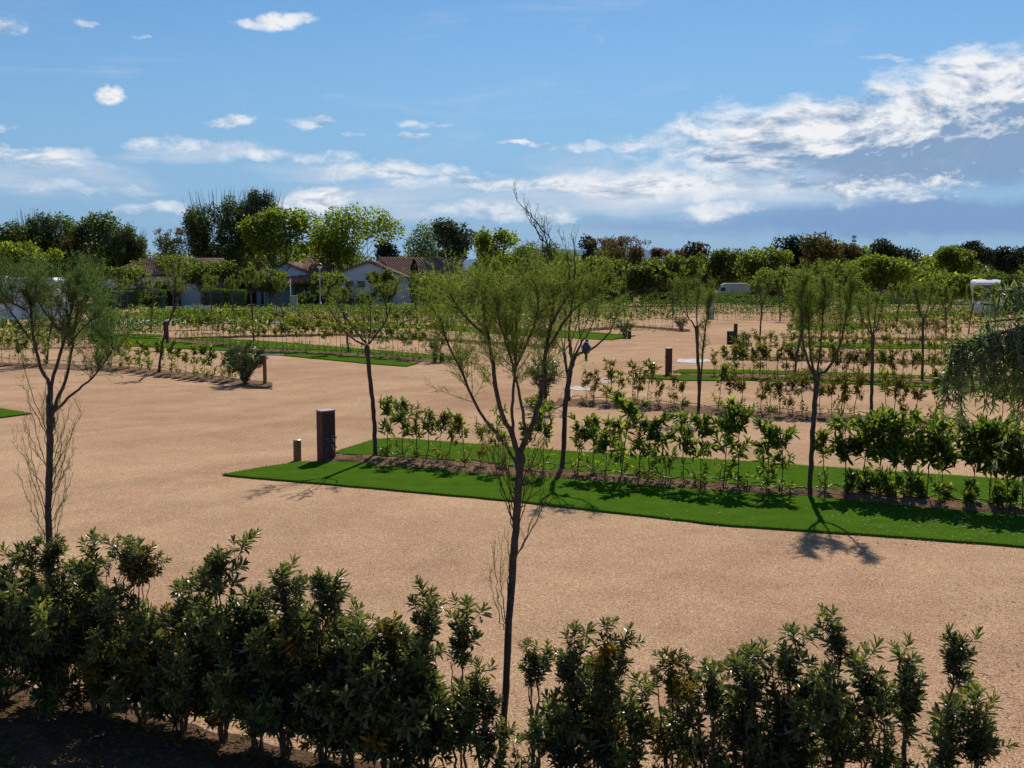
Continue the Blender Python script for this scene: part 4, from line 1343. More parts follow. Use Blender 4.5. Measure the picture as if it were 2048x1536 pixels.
# ------------------------------------------------------------------ posts, pedestals, bollards, signs
def pedestal(px, py, h, wx, wy, rz, label, rich=True):
    b = g(px, py)
    root = thing('service_pedestal', label, 'utility pedestal', b, 'camping service pedestals', rz)
    ga = Geo()
    ga.box((0, 0, h / 2 - .01), (wx, wy, h))
    part('casing', ga, ['corten'], root)
    gt = Geo()
    gt.box((0, 0, h + .006), (wx + .012, wy + .012, .025), 0, 0)
    part('cap', gt, ['capm'], root)
    if rich:
        gd = Geo()
        gd.box((0, -wy / 2 - .002, h * .70), (wx * .8, .012, h * .48))
        part('panel_door', gd, ['door'], root)
        gl = Geo()
        gl.box((-wx * .36, -wy / 2 - .014, h * .70), (.02, .02, .06))
        part('latch', gl, ['black'], root)
        for s_, zz in ((.12, .46), (.12, .27)):
            gf = Geo()
            x0 = wx * .18
            gf.tube([(x0, -wy / 2, h * zz), (x0, -wy / 2 - .06, h * zz), (x0, -wy / 2 - .09, h * zz - .02), (x0, -wy / 2 - .10, h * zz - .07)], .012, 8)
            gf.tube([(x0, -wy / 2 - .04, h * zz), (x0, -wy / 2 - .04, h * zz + .05)], .008, 6)
            gf.box((x0, -wy / 2 - .04, h * zz + .055), (.07, .014, .012))
            gf.tube([(x0 + .09, -wy / 2, h * zz + .01), (x0 + .09, -wy / 2 - .05, h * zz + .01)], .018, 8)
            part('tap', gf, ['greymetal'], root, True)
            gk = Geo()
            gk.box((-wx * .22, -wy / 2 - .012, h * zz - .01), (.10, .03, .10))
            part('socket', gk, ['pigeonblue'], root)
        gw = Geo()
        gw.tube([(wx * .18, -wy / 2 - .001, h * .09), (wx * .18, -wy / 2 - .02, h * .09)], .03, 12)
        part('drain', gw, ['black'], root)
    return root


pedestal(653, 921, 1.06, .31, .24, rad(40), 'large dark red brown service pedestal at the head of the wide lawn')
def round_pedestal(px, py, h, r, label):
    b = g(px, py)
    root = thing('service_pedestal', label, 'utility pedestal', b, 'camping service pedestals')
    ga = Geo()
    ga.box((0, 0, h / 2 - .01), (r * 2, r * 1.3, h), 0, rad(12))
    part('casing', ga, ['corten'], root)
    gt = Geo()
    gt.box((0, 0, h + .008), (r * 2 + .01, r * 1.3 + .01, .03), 0, rad(12))
    part('cap', gt, ['greymetal'], root)
    gf = Geo()
    for zz in (.35, .2):
        gf.tube([(r * .8, -r * .7, h * zz), (r + .06, -r * .9, h * zz), (r + .08, -r * .9, h * zz - .05)], .014, 6)
    part('tap', gf, ['greymetal'], root, True)
    gf = Geo()
    gf.box((-r - .012, 0, h * .68), (.03, .04, .06))
    part('lock', gf, ['black'], root)


round_pedestal(1337, 750, 1.02, .115, 'narrow brown service pedestal beside the low bollard on the second lawn')
round_pedestal(333, 687, 1.22, .13, 'brown service pedestal in the long hedge before the clipped hedges')
round_pedestal(820, 641, .98, .12, 'tiny distant service pedestal before the gabled white house')
pg = g(1421, 638)
t_ = thing('concrete_pillar', 'pale grey pillar at the end of the distant green hedge', 'pillar', pg)
ga = Geo()
ga.box((0, 0, .62), (.5, .35, 1.25), 0, .2)
part('shaft', ga, ['conc'], t_)
ga = Geo()
ga.box((0, 0, 1.262), (.54, .39, .03), 0, .2)
part('cap', ga, ['conc'], t_)


def bollard(px, py, h, r, label, m1='wood', m2='greymetal', group='short round bollards'):
    b = g(px, py)
    root = thing('bollard', label, 'bollard', b, group)
    ga = Geo()
    ga.tube([(0, 0, -.02), (0, 0, h * .5), (0, 0, h)], r, 20)
    part('post', ga, [m1], root)
    gc = Geo()
    gc.tube([(0, 0, h + .001), (0, 0, h + .015), (0, 0, h + .022)], [r * 1.03, r * 1.02, r * .8], 20)
    part('cap', gc, [m2], root)


bollard(595, 921, .43, .082, 'short wooden bollard with bright cap beside the large brown pedestal')
bollard(1306, 748, .42, .085, 'short dark bollard beside the narrow brown pedestal', 'darkwood')
bollard(884, 726, .42, .10, 'short dark post beside the loose oleander', 'darkwood', 'darkwood')
bollard(1259, 677, .42, .10, 'short dark post beside the rounded oleander', 'darkwood', 'darkwood')
bollard(1107, 695, .42, .14, 'stout short post at the dark bed end behind the central tamarisk', 'wood', 'wood')
bl = g(530, 770)
root = thing('information_lectern', 'wooden post lectern with grey tilted board beside the oleander', 'sign', bl)
ga = Geo()
ga.tube([(0, 0, -.02), (.005, 0, .5), (0, 0, 1.02)], .065, 14)
part('post', ga, ['wood'], root)
ga = Geo()
ga.box((0, 0, 0), (.72, .45, .055))
o = part('board', ga, ['greymetal'], root)
o.location = (.28, .02, 1.055)
o.rotation_euler = (rad(-4), 0, 0)
bs = g(1470, 716)
root = thing('sign_post', 'dark sign post with a square plate hung on one side before the oleander', 'sign', bs)
ga = Geo()
ga.box((0, 0, .78), (.15, .13, 1.58))
part('post', ga, ['darkwood'], root)
ga = Geo()
ga.box((-.235, -.02, .92), (.31, .05, .62))
part('plate', ga, ['black'], root)

# flat things on the ground
def blotch(name, px, py, wx, wy, z, matn, label, cat, seed=3, hole=False):
    r_ = np.random.default_rng(seed)
    c = g(px, py)
    n = 26
    th = np.arange(n) * 2 * math.pi / n
    rr = 1 + .18 * np.sin(th * 2 + 1) + .12 * np.sin(th * 5 + seed) + r_.normal(0, .05, n)
    ga = Geo()
    ga.prism(np.c_[c[0] + np.cos(th) * wx * rr, c[1] + np.sin(th) * wy * rr], -.01, z)
    o = link(name, ga.mesh(name, [matn]))
    tag(o, label, cat, 'pale concrete patches on the gravel')
    return c


c = blotch('concrete_patch', 1380, 722, .55, 1.3, .012, 'conc', 'white concrete patch with a dark cover beyond the narrow brown pedestal', 'concrete patch', 3)
blotch('concrete_patch', 1404, 721, .34, 1.0, .010, 'conc', 'smaller white concrete patch joined behind the one with the cover', 'concrete patch', 4)
blotch('concrete_patch', 1160, 777, .32, .7, .010, 'conc', 'white patch on the gravel behind the leaning tamarisk', 'concrete patch', 5)
blotch('concrete_patch', 1212, 762, .32, .9, .010, 'path', 'faint pale patch on the gravel beyond the yellowing hedge', 'concrete patch', 6)
ga = Geo()
cc_ = g(1376, 723)
ga.tube([cc_ + Z * .012, cc_ + Z * .02], .14, 16)
tag(link('drain_cover', ga.mesh('drain_cover', ['greymetal'])), 'small round metal cover set in the white concrete patch', 'drain cover')
ga = Geo()
cs = g(363, 1125)
ga.leaves([cs + Z * .01], [[1, .2, 0]], [[0, 0, 1]], .06, .03, 0, True)
tag(link('paper_scrap', ga.mesh('paper_scrap', ['white'])), 'tiny white scrap of paper on the open gravel', 'scrap')

# leaf litter and loose grit
ga = Geo()
r_ = np.random.default_rng(9)
pts = []
for (x0, x1, y0, y1, n) in [(1880, 2060, 1180, 1480, 170), (1500, 2060, 1050, 1180, 60), (1650, 2060, 1020, 1100, 230), (1000, 1700, 990, 1075, 50), (1200, 2048, 1080, 1500, 60)]:
    for _ in range(n):
        x, y = r_.uniform(x0, x1), r_.uniform(y0, y1)
        edge = np.interp(x, [1440, 1745, 2048], [1052, 1073, 1096])
        q = g(x, y)
        q[2] = .045 if y < edge - 2 else .008
        pts.append(q)
pts = np.array(pts)
d = r_.normal(size=(len(pts), 3))
d[:, 2] *= .25
d[:, 2] = np.abs(d[:, 2])
ga.leaves(pts, d, Z + r_.normal(0, .4, (len(pts), 3)), r_.uniform(.03, .07, len(pts)), .014, 0, True)
nb_ = 1500
bx = r_.uniform(-60, 900, nb_)
by_ = np.interp(bx, [0, 300, 600, 900], [1375, 1430, 1500, 1540]) + r_.random(nb_) ** .8 * 190
bp = np.array([g(a, b) for a, b in zip(bx, by_)])
bp[:, 2] = r_.uniform(.02, .13, nb_)
dd = r_.normal(size=(nb_, 3))
dd[:, 2] = np.abs(dd[:, 2]) * .4
ga.leaves(bp, dd, Z + r_.normal(0, .6, (nb_, 3)), r_.uniform(.04, .09, nb_), .025, 1, True)
tag(struct('fallen_leaves', ga, ['litter', 'laurelyel'], 'stuff'), 'dry pale fallen leaves on lawn and gravel', 'fallen leaves')
ga = Geo()
n = 26000
px_ = r_.uniform(-60, 2110, n)
py_ = 1540 - r_.random(n) ** 1.1 * 480
pp = np.array([g(a, b) for a, b in zip(px_, py_)])
edge = np.interp(px_, [443, 1035, 1440, 1745, 2048, 2900], [952, 1005, 1052, 1073, 1096, 1165])
keep = py_ > edge + 6
pp = pp[keep]
n = len(pp)
s_ = r_.uniform(.003, .0075, n)[:, None]
ang = r_.uniform(0, 6.28, n)
e1 = np.c_[np.cos(ang), np.sin(ang), np.zeros(n)]
e2 = np.c_[-np.sin(ang), np.cos(ang), np.zeros(n)]
v = np.stack([pp + e1 * s_, pp + e2 * s_ * .8, pp - e1 * s_, pp - e2 * s_ * .8, pp + Z * s_ * 1.1], 1).reshape(-1, 3)
o_ = np.arange(n)[:, None] * 5
ga.add(v, np.concatenate([o_ + np.array([[a, b, 4]]) for a, b in ((0, 1), (1, 2), (2, 3), (3, 0))], 0))
tag(struct('gravel', ga, ['pebble'], 'stuff'), 'loose coarse grit lying on the sandy pitch', 'gravel')

# ------------------------------------------------------------------ the pigeon
def pigeon():
    c = P(1172, 701, b4[1] - .02)
    root = thing('pigeon', 'blue grey pigeon perched on the side branch of the leaning tamarisk, seen from behind', 'bird', c)
    s = .95
    ga = Geo()
    # one continuous body from tail root to crown, built as a lathe along a bent spine
    sp_ = np.array([(0, -.03, -.07), (0, -.02, -.03), (0, -.005, .03), (.002, .01, .09), (.005, .02, .135), (.012, .025, .165), (.016, .03, .185), (.018, .034, .205), (.022, .036, .228), (.022, .036, .242)]) * s
    r = np.array([.02, .045, .068, .072, .058, .036, .030, .031, .026, .006]) * s
    pth = smooth_path(sp_, 40)
    ga.tube(pth, r, 14)
    part('body', ga, ['pigeonblue'], root, True)
    gw = Geo()
    for sx in (-1, 1):
        gg = Geo()
        q = np.array([(sx * .055, -.005, .115), (sx * .075, -.025, .06), (sx * .055, -.045, -.02), (sx * .025, -.055, -.08)]) * s
        gg.tube(smooth_path(q, 16), [.018 * s, .030 * s, .024 * s, .006 * s], 8)
        o = part('wing', gg, ['pigeonblue'], root, True)
        gb = Geo()
        gb.tube(np.array([(sx * .085, -.035, .095), (sx * .092, -.05, .05), (sx * .07, -.066, .0)]) * s, [.006, .009, .004], 6)
        part('wing_bar', gb, ['pigeonwhite'], root, True)
    gt = Geo()
    gt.box((0, -.055 * s, -.145 * s), (.062 * s, .014, .15 * s), 0, 0, .75)
    part('tail', gt, ['pigeonblack'], root)
    gn = Geo()
    gn.tube([(.010, .012, .150), (.014, .016, .166)], [.0375, .034], 12)
    part('neck_patch', gn, ['pigeonwhite'], root, True)
    gk = Geo()
    gk.tube([(.045 * s, .045, .212 * s), (.07 * s, .050, .205 * s)], [.007, .002], 6)
    part('beak', gk, ['beak'], root, True)
    gf = Geo()
    for sx in (-.02, .02):
        gf.tube([(sx, -.01, -.04), (sx, 0, -.075)], .005, 5)
        for a in (-.5, 0, .5):
            gf.tube([(sx, 0, -.072), (sx + math.sin(a) * .02, .03, -.078)], .0035, 4)
    part('feet', gf, ['beak'], root)


pigeon()

# ------------------------------------------------------------------ broadleaf and pine trees behind
def bg_tree(name, label, cx, top, hw, bot, base_y, matn, seed, style='round', leaf=.30, n=3600, lobes=16, group=None, trunk_x=None, D=None, mats2=None, trunk_m='greybark', tr=.16, cat='tree', fill=0.0):
    rng = np.random.default_rng(seed)
    b = g(trunk_x if trunk_x is not None else cx, base_y)
    D = b[1]
    m = D / FP
    root = thing(name, label, cat, b, group)
    cxw = P(cx, 540, D)[0] - b[0]
    zt, zb = P(cx, top, D)[2], max(.4, P(cx, bot, D)[2])
    R = hw * m
    C = np.array([cxw, 0, (zt + zb) / 2])
    E = np.array([R, R * .85, (zt - zb) / 2])
    tg_, cg = Geo(), Geo()
    fork = zb * .75 if zb > 1.5 else zb + .2
    tp = jag([(0, 0, -.1), (cxw * .15, 0, fork * .6), (cxw * .35, 0, fork)], rng, tr * .2)
    tg_.tube(tp, [tr * 1.3, tr, tr * .85], 8)
    cs = []
    for k in range(lobes):
        q = nz(rng.normal(size=3))
        if style == 'umbrella':
            q[2] = abs(q[2]) * .8 + .1
        rr = rng.uniform(.35, .80)
        cs.append((C + E * q * rr, rng.uniform(.26, .42) if style != 'plane' else rng.uniform(.20, .32)))
    if style == 'plane':
        for k in range(lobes // 2):
            a = rng.uniform(-1, 1)
            cs.append((C + E * np.array([a, rng.uniform(-.5, .5), .55 + .25 * rng.random() - .35 * a * a]), rng.uniform(.16, .26)))
    if style == 'wispy':
        cs = [(C + E * np.array([a, rng.uniform(-.6, .6), rng.uniform(-.8, .75) * (1 - .5 * a * a)]), rng.uniform(.16, .3)) for a in rng.uniform(-.85, .85, lobes)]
    for k, (c, s_) in enumerate(cs):
        tgt = c - Z * s_ * E[2] * .4
        mid = (tp[-1] + tgt) / 2 + rng.normal(0, .12, 3) * R + Z * .0
        tg_.tube(smooth_path([tp[-1] - Z * .1, mid, tgt], 8), [tr * .45, tr * .22, tr * .08], 5, 0, False)
    wts = np.array([s_ ** 2 for _, s_ in cs])
    idx = rng.choice(len(cs), n, p=wts / wts.sum())
    cc = np.array([c for c, _ in cs])[idx]
    ss = np.array([s_ for _, s_ in cs])[idx][:, None]
    q = nz(rng.normal(size=(n, 3)))
    rad_ = rng.uniform(.25, 1.0, (n, 1)) ** .55 * (1 + rng.normal(0, .10, (n, 1)))
    sq = np.array([E[0] + E[2], E[0] + E[2], E[0] + E[2]]) / 2
    if style == 'wispy':
        sq = sq * np.array([.7, .7, 1.5])
    pos = cc + q * ss * rad_ * (sq * .8 + E * .5)
    pos[:, 2] = np.maximum(pos[:, 2], .15)
    dl = nz(q * .5 + rng.normal(size=(n, 3)) * .8)
    nn = nz(q + rng.normal(0, .8, (n, 3)))
    mi = np.zeros(n, int)
    L = rng.uniform(.6, 1.2, n) * leaf
    cg.leaves(pos, dl, nn, L, L * .72, 0, False, .1, .1)
    mats = [matn]
    if mats2:
        # tufts of another colour on the upper lobes
        sel = rng.random(n) < (.35 if style != 'pollard' else .5)
        sel &= pos[:, 2] > C[2] + E[2] * .2
        p2 = pos[sel] + Z * leaf * .3
        cg.leaves(p2, dl[sel], nn[sel], L[sel] * .9, L[sel] * .6, 1, False)
        mats.append(mats2)
    if style in ('wispy', 'pollard'):
        for _ in range(60 if style == 'wispy' else 26):
            a = rng.uniform(-.9, .9)
            p0 = C + E * np.array([a, rng.uniform(-.6, .6), (.55 if style == 'wispy' else .3) * (1 - .5 * a * a)])
            e = p0 + np.array([a * .25 * R + rng.normal(0, .08), rng.normal(0, .1), E[2] * rng.uniform(.35, .62)])
            tg_.tube([p0, (p0 + e) / 2 + rng.normal(0, .05, 3), e], [.035, .012], 3, 0, False)
            if style == 'pollard':
                m_ = 26
                qq = e + rng.normal(0, .16, (m_, 3))
                cg.leaves(qq, rng.normal(size=(m_, 3)) + Z, rng.normal(size=(m_, 3)), leaf * .9, leaf * .5, 1 if mats2 else 0, False)
    part('trunk', tg_, [trunk_m], root)
    part('crown', cg, mats, root)
    return root


FG = 'fresh green foliage'
YG, MG, DG, GG, BG, RR, DP, OP, BH = ('yellow green plane foliage', 'mid green foliage', 'dark green foliage', 'grey green foliage', 'brown green foliage', 'rust red foliage', 'dark pine foliage', 'olive pine foliage', 'bright hedge foliage')
TB = 'big trees behind the campsite'
BT = [('poplar_tree', 'dark leafy tree at the edge of the dense tall clump', 20, 440, 60, 580, 607, DG, 'plane', None),
      ('poplar_tree', 'dark tree with a thin spike at its top in the dense clump', 75, 424, 42, 570, 606, DG, 'wispy', None),
      ('plane_tree', 'yellowish green low tree before the dense dark clump', 30, 490, 75, 560, 612, YG, 'plane', None),
      ('cypress_tree', 'brownish dark conical tree in the dense clump', 152, 430, 34, 575, 607, BG, 'round', None),
      ('poplar_tree', 'dark leafy tree between the conical one and the willowy one', 120, 425, 46, 575, 605, MG, 'plane', None),
      ('poplar_tree', 'tall mid green tree with a twin dark top', 205, 424, 48, 580, 606, MG, 'plane', None),
      ('elm_tree', 'light green willowy tree sloping down beside the gap of sky', 250, 455, 40, 580, 607, MG, 'wispy', None),
      ('plane_tree', 'small pollarded tree with brown knobs in the gap of sky', 345, 455, 32, 540, 604, DG, 'pollard', RR),
      ('elm_tree', 'very tall dark airy tree above the pergola', 445, 384, 70, 560, 604, DG, 'wispy', None),
      ('elm_tree', 'very tall grey twigged tree joined to the airy one', 520, 380, 46, 520, 603, GG, 'wispy', None),
      ('plane_tree', 'yellow green plane tree above the ivy clad wall', 560, 414, 62, 535, 609, YG, 'plane', None),
      ('plane_tree', 'broad yellow green plane tree over the gabled house', 694, 412, 96, 548, 608, YG, 'plane', None),
      ('pine_tree', 'small dark conifer behind the broad plane tree', 772, 470, 22, 560, 600, DP, 'round', None),
      ('poplar_tree', 'round green tree rising behind the brown tiled roof', 850, 445, 50, 560, 600, MG, 'round', None),
      ('poplar_tree', 'grey green tree with trunk against the tiled roof', 905, 434, 44, 545, 606, GG, 'plane', None),
      ('plane_tree', 'yellow green plane tree behind the central tamarisk crown', 988, 452, 48, 560, 605, YG, 'plane', None),
      ('poplar_tree', 'mid green tree behind the top of the central tamarisk', 1060, 492, 50, 580, 604, MG, 'round', None),
      ('poplar_tree', 'brownish green tree beside the top of the central tamarisk', 1115, 484, 44, 570, 602, MG, 'round', None),
      ('pine_tree', 'dark pine with a pointed top before the rusty pollards', 1178, 466, 22, 560, 598, DP, 'round', None),
      ('plane_tree', 'rusty topped pollarded tree beside the pointed pine', 1210, 476, 32, 545, 600, BG, 'pollard', RR),
      ('plane_tree', 'rusty topped pollarded tree with a bent visible trunk', 1256, 476, 38, 540, 609, BG, 'pollard', RR),
      ('plane_tree', 'small lone reddish pollard standing in the low gap', 1314, 498, 12, 535, 600, BG, 'pollard', RR),
      ('pine_tree', 'dark rounded pine with reddish flecks on the skyline', 1385, 488, 38, 560, 597, DP, 'umbrella', RR),
      ('plane_tree', 'small red tipped pollard before the dark rounded pine', 1345, 500, 18, 550, 601, BG, 'pollard', RR),
      ('mulberry_tree', 'bright green low tree below the rusty pollards', 1190, 522, 48, 580, 612, FG, 'plane', None),
      ('mulberry_tree', 'green low tree beside the bent trunk', 1285, 535, 40, 585, 611, FG, 'plane', None),
      ('mulberry_tree', 'green tree before the dark rounded pine', 1355, 520, 48, 580, 610, FG, 'plane', None),
      ('mulberry_tree', 'leafy green tree above the white camper van', 1445, 506, 44, 555, 598, FG, 'plane', None),
      ('mulberry_tree', 'spreading green tree after the camper van', 1530, 502, 44, 580, 606, FG, 'plane', None),
      ('pine_tree', 'broad dark umbrella pine on the skyline', 1600, 458, 42, 545, 595, DP, 'umbrella', None),
      ('pine_tree', 'brown tinged umbrella pine with rounded top', 1642, 456, 40, 545, 598, OP, 'umbrella', None),
      ('pine_tree', 'low brownish pine behind the pale roof', 1700, 482, 34, 540, 594, OP, 'umbrella', None),
      ('pine_tree', 'wide dark pine behind the bright plane crown', 1775, 482, 52, 535, 594, DP, 'umbrella', None),
      ('plane_tree', 'bright yellow green plane tree between the two halls', 1762, 512, 66, 575, 610, YG, 'plane', None),
      ('mulberry_tree', 'green tree before the pale warehouse roof', 1690, 525, 44, 580, 608, FG, 'plane', None),
      ('plane_tree', 'yellow green plane tree over the dark green hall', 1905, 496, 52, 555, 606, YG, 'plane', None),
      ('pine_tree', 'dark tree behind the plane over the green hall', 1940, 482, 44, 540, 594, DP, 'round', None),
      ('pine_tree', 'dark thin crowned tree behind the willow twigs', 2015, 490, 46, 545, 594, DP, 'round', None),
      ('mulberry_tree', 'low bush like yellow green tree beside the motorhome', 1900, 556, 44, 590, 622, YG, 'plane', None),
      ('pine_tree', 'dark tree continuing the skyline past the picture edge', 2090, 492, 46, 545, 594, DP, 'round', None)]
for k, (nm, lb, cx, top, hw, bot, by, mt, stl, m2) in enumerate(BT):
    if stl == 'umbrella':
        hw, bot, stl = hw * 1.15, bot + 8, 'round'
    if nm == 'mulberry_tree':
        hw, top, bot = hw * 1.3, top - 6, bot + 8
    lf = {'wispy': .25, 'plane': .34, 'pollard': .22, 'umbrella': .26, 'round': .26}[stl] * (1.4 if nm == 'pine_tree' else 1)
    nn_ = int({'wispy': 20000, 'plane': 7000, 'pollard': 4200, 'umbrella': 8500, 'round': 7000}[stl] * max(.35, min(1.3, hw / 55)))
    lob = {'wispy': 26, 'plane': 18, 'pollard': 10, 'umbrella': 13, 'round': 14}[stl]
    bg_tree(nm, lb, cx, top, hw, bot, by, mt, 700 + k, stl, lf, nn_, lob, TB, mats2=m2, tr=.2 if hw > 30 else .12)

# flat topped shade trees before the cottages
for k, (cx, top, hw, bot, by, tx, lb) in enumerate([
        (255, 540, 44, 560, 617, 318, 'leaning shade tree crossing the white cottage'), (345, 517, 52, 552, 610, 346, 'flat topped shade tree before the white cottage roof'),
        (455, 530, 58, 562, 612, 487, 'flat topped shade tree before the pergola'),
        (402, 528, 40, 572, 613, 404, 'leafy shade tree hiding the gap between cottage and pergola'), (540, 545, 34, 582, 614, 541, 'leafy shade tree before the dark doorway'),
        (655, 548, 36, 590, 614, 657, 'leafy shade tree before the foot of the gable'), (762, 545, 30, 588, 615, 763, 'thin shade tree before the gable wall'), (880, 548, 40, 588, 613, 882, 'leafy shade tree before the porch roof'),
        (1130, 530, 48, 575, 612, 1135, 'shade tree in the middle distance behind the pigeon tree'), (1560, 540, 44, 580, 612, 1562, 'shade tree before the umbrella pines'),
        (1620, 555, 46, 590, 616, 1622, 'low shade tree before the pale warehouse wall'), 
        (1000, 545, 44, 590, 612, 1002, 'shade tree hidden behind the central tamarisk')]):
    bg_tree('shade_tree', lb, cx, top - 3, hw * 1.3, bot + 3, by, FG, 800 + k, 'plane', .28, 2600, 16, 'flat topped shade trees', trunk_x=tx, tr=.11)

rl = random.Random(4)
LOW = ['behind the porch end of the gabled house', 'behind the left limbs of the central tamarisk', 'behind the middle of the central tamarisk', 'behind the topmost wisps of the central tamarisk',
       'behind the outer twigs of the central tamarisk', 'above the perched pigeon', 'behind the pale far caravan', 'beside the bent pollard trunk', 'under the rusty pollard', 'beside the small white lamp',
       'in the gap of the skyline', 'above the twin stemmed tamarisk', 'above the pale grey pillar', 'just before the camper van nose', 'above the camper van roof', 'behind the thin tamarisk at the sign board',
       'behind the straight tamarisk', 'behind the cup shaped tamarisk', 'under the pale warehouse gable', 'under the pale warehouse ridge', 'under the aerial mast', 'below the wide dark pine', 'beside the pale roof edge of the green hall',
       'in front of the green hall gable', 'behind the motorhome roof', 'behind the tips of the willow']
for k in range(26):
    cx = 940 + k * 43 + rl.uniform(-12, 12)
    bg_tree('low_tree', 'low green tree ' + LOW[k], cx, rl.uniform(538, 556), rl.uniform(30, 44), 600 if not 1380 < cx < 1520 else 566, rl.uniform(603, 609) if not 1380 < cx < 1520 else 598, rl.choice([FG, MG, MG, DG]), 1300 + k, 'plane', .28, 2400, 12,
            'low green trees in line before the far woods', tr=.10)
LOW = ['behind the end of the long caravan', 'behind the caravan roof', 'beyond the twiggy trunked tamarisk', 'behind the grey side wall of the cottage', 'behind the hipped roof end', 'behind the middle of the brown cottage roof',
       'behind the cottage window', 'behind the pergola', 'between pergola and ivy wall']
for k in range(9):
    cx = 10 + k * 52 + rl.uniform(-12, 12)
    bg_tree('low_tree', 'dense green tree ' + LOW[k], cx, rl.uniform(505, 535), rl.uniform(34, 48), 596, rl.uniform(598, 601), rl.choice([FG, MG, MG, DG]), 1400 + k, 'plane', .30, 2600, 12,
            'dense green trees behind the white cottage', tr=.12)

# cypress beside the porch
for k, (x, y, h_, r_b, lb) in enumerate([(655, 614, 2.0, 1.5, 'leafy garden shrub before the garden pier of the gabled house'), (735, 615, 1.7, 1.3, 'leafy garden shrub in the middle of the gabled wall'),
                                        (775, 613, 2.6, 1.2, 'taller garden shrub under the red cloth'), (610, 616, 1.6, 1.6, 'garden shrub before the terracotta roofed wall'), (300, 617, 1.4, 1.3, 'garden shrub at the cottage door')]):
    bush('garden_shrub', lb, x, y, h_, r_b, 950 + k, 16, 1300, .28, .5, 'mid green foliage', group='garden shrubs of the cottages', cat='shrub')
cy = g(829, 613)
root = thing('cypress_tree', 'narrow dark columnar cypress against the brown tiled roof', 'tree', cy)
rng = np.random.default_rng(91)
ga, gb = Geo(), Geo()
gb.tube([(0, 0, -.1), (0, 0, 1.0), (0, 0, 3)], [.12, .08, .04], 6)
n = 3000
z = rng.uniform(.4, 5.0, n)
a = rng.uniform(0, 6.28, n)
rr = np.interp(z, [.4, 1.2, 4.2, 5.0], [.30, .40, .33, .06]) * rng.uniform(.75, 1.1, n)
ga.leaves(np.c_[np.cos(a) * rr, np.sin(a) * rr, z], np.c_[np.cos(a) * .3, np.sin(a) * .3, np.ones(n)], rng.normal(size=(n, 3)), .22, .1, 0, False)
part('trunk', gb, ['greybark'], root)
part('crown', ga, [DP], root)


# clipped hedges
def clipped(label, x0, x1, top, by, dep=1.6, seed=1, group='clipped hedges by the cottages', round_=False):
    rng = np.random.default_rng(seed)
    a, b = g(x0, by), g(x1, by)
    D = a[1]
    h = max(.6, P(x0, top, D)[2])
    L = b[0] - a[0]
    c = np.array([(a[0] + b[0]) / 2, D + dep / 2, 0])
    root = thing('clipped_hedge', label, 'hedge', c, group)
    gc = Geo()
    gc.box((0, 0, h * .45), (L * .9, dep * .8, h * .86))
    part('stems', gc, ['dark'], root)  # solid near-black box, painted as the shaded inside of the hedge
    n = int(min(6000, 420 * (L * h + L * dep + dep * h) / 2))
    q = rng.uniform(-1, 1, (n, 3))
    ax = rng.integers(0, 3, n)
    sg_ = np.where(rng.random(n) < .5, -1., 1.)
    ax[rng.random(n) < .25] = 2
    q[np.arange(n), ax] = sg_
    q[ax == 2, 2] = 1
    nr = q / (1 + .12 * np.linalg.norm(q, axis=1, keepdims=True) ** 2 / 3)
    if round_:
        nr = nz(q)
    pos = nr * np.array([L / 2, dep / 2, h / 2]) * (1 + rng.normal(0, .035, (n, 1))) * 1.08
    pos[:, 2] = np.maximum(pos[:, 2] + h / 2, .05)
    gl = Geo()
    gl.leaves(pos, nz(q * .6 + rng.normal(size=(n, 3)) * .7 + Z * .3), q + rng.normal(0, .6, (n, 3)), rng.uniform(.10, .2, n), .09, 0, False)
    part('foliage', gl, ['clipped hedge foliage'], root)


for k, (a, b, t, by, lb, ro) in enumerate([
        (188, 272, 579, 618, 'long clipped hedge before the dark shutters of the white cottage', 0), (288, 324, 582, 614, 'small clipped hedge beside the leaning shade tree trunk', 0),
        (318, 352, 575, 612, 'taller clipped hedge at the cottage path', 0), (352, 372, 572, 610, 'narrow hedge with white flowers at the path', 0), (374, 420, 574, 608, 'clipped hedge rear piece before the pergola', 0),
        (404, 450, 580, 616, 'clipped hedge front piece before the pergola', 0), (452, 488, 582, 616, 'rounded end of the clipped hedge before the pergola', 0), (440, 500, 566, 604, 'higher hedge band under the pergola edge', 0),
        (540, 575, 566, 610, 'ivy covered block beside the dark doorway', 0), (590, 632, 568, 612, 'ivy covered wall under the terracotta roof', 0),
        (838, 888, 575, 612, 'round green bush beside the cypress', 1), (905, 945, 580, 611, 'round green bush before the tiled porch', 1),
        (1240, 1268, 576, 606, 'clipped bush beside the bent trunk', 1), (1282, 1305, 578, 606, 'clipped bush beside the small lamp', 1), (1430, 1600, 588, 606, 'long low green hedge before the white camper van', 0),
        (1700, 1900, 586, 608, 'long low green hedge before the dark green hall', 0), (1150, 1235, 588, 612, 'green hedge behind the pigeon tree', 0), (950, 1060, 585, 611, 'green hedge behind the central tamarisk', 0),
        (1305, 1425, 588, 608, 'green hedge before the far pitches', 0), (2000, 2080, 580, 628, 'dark hedge beside the motorhome under the willow', 0)]):
    clipped(lb, a, b, t, by, 1.6, 900 + k, round_=bool(ro))

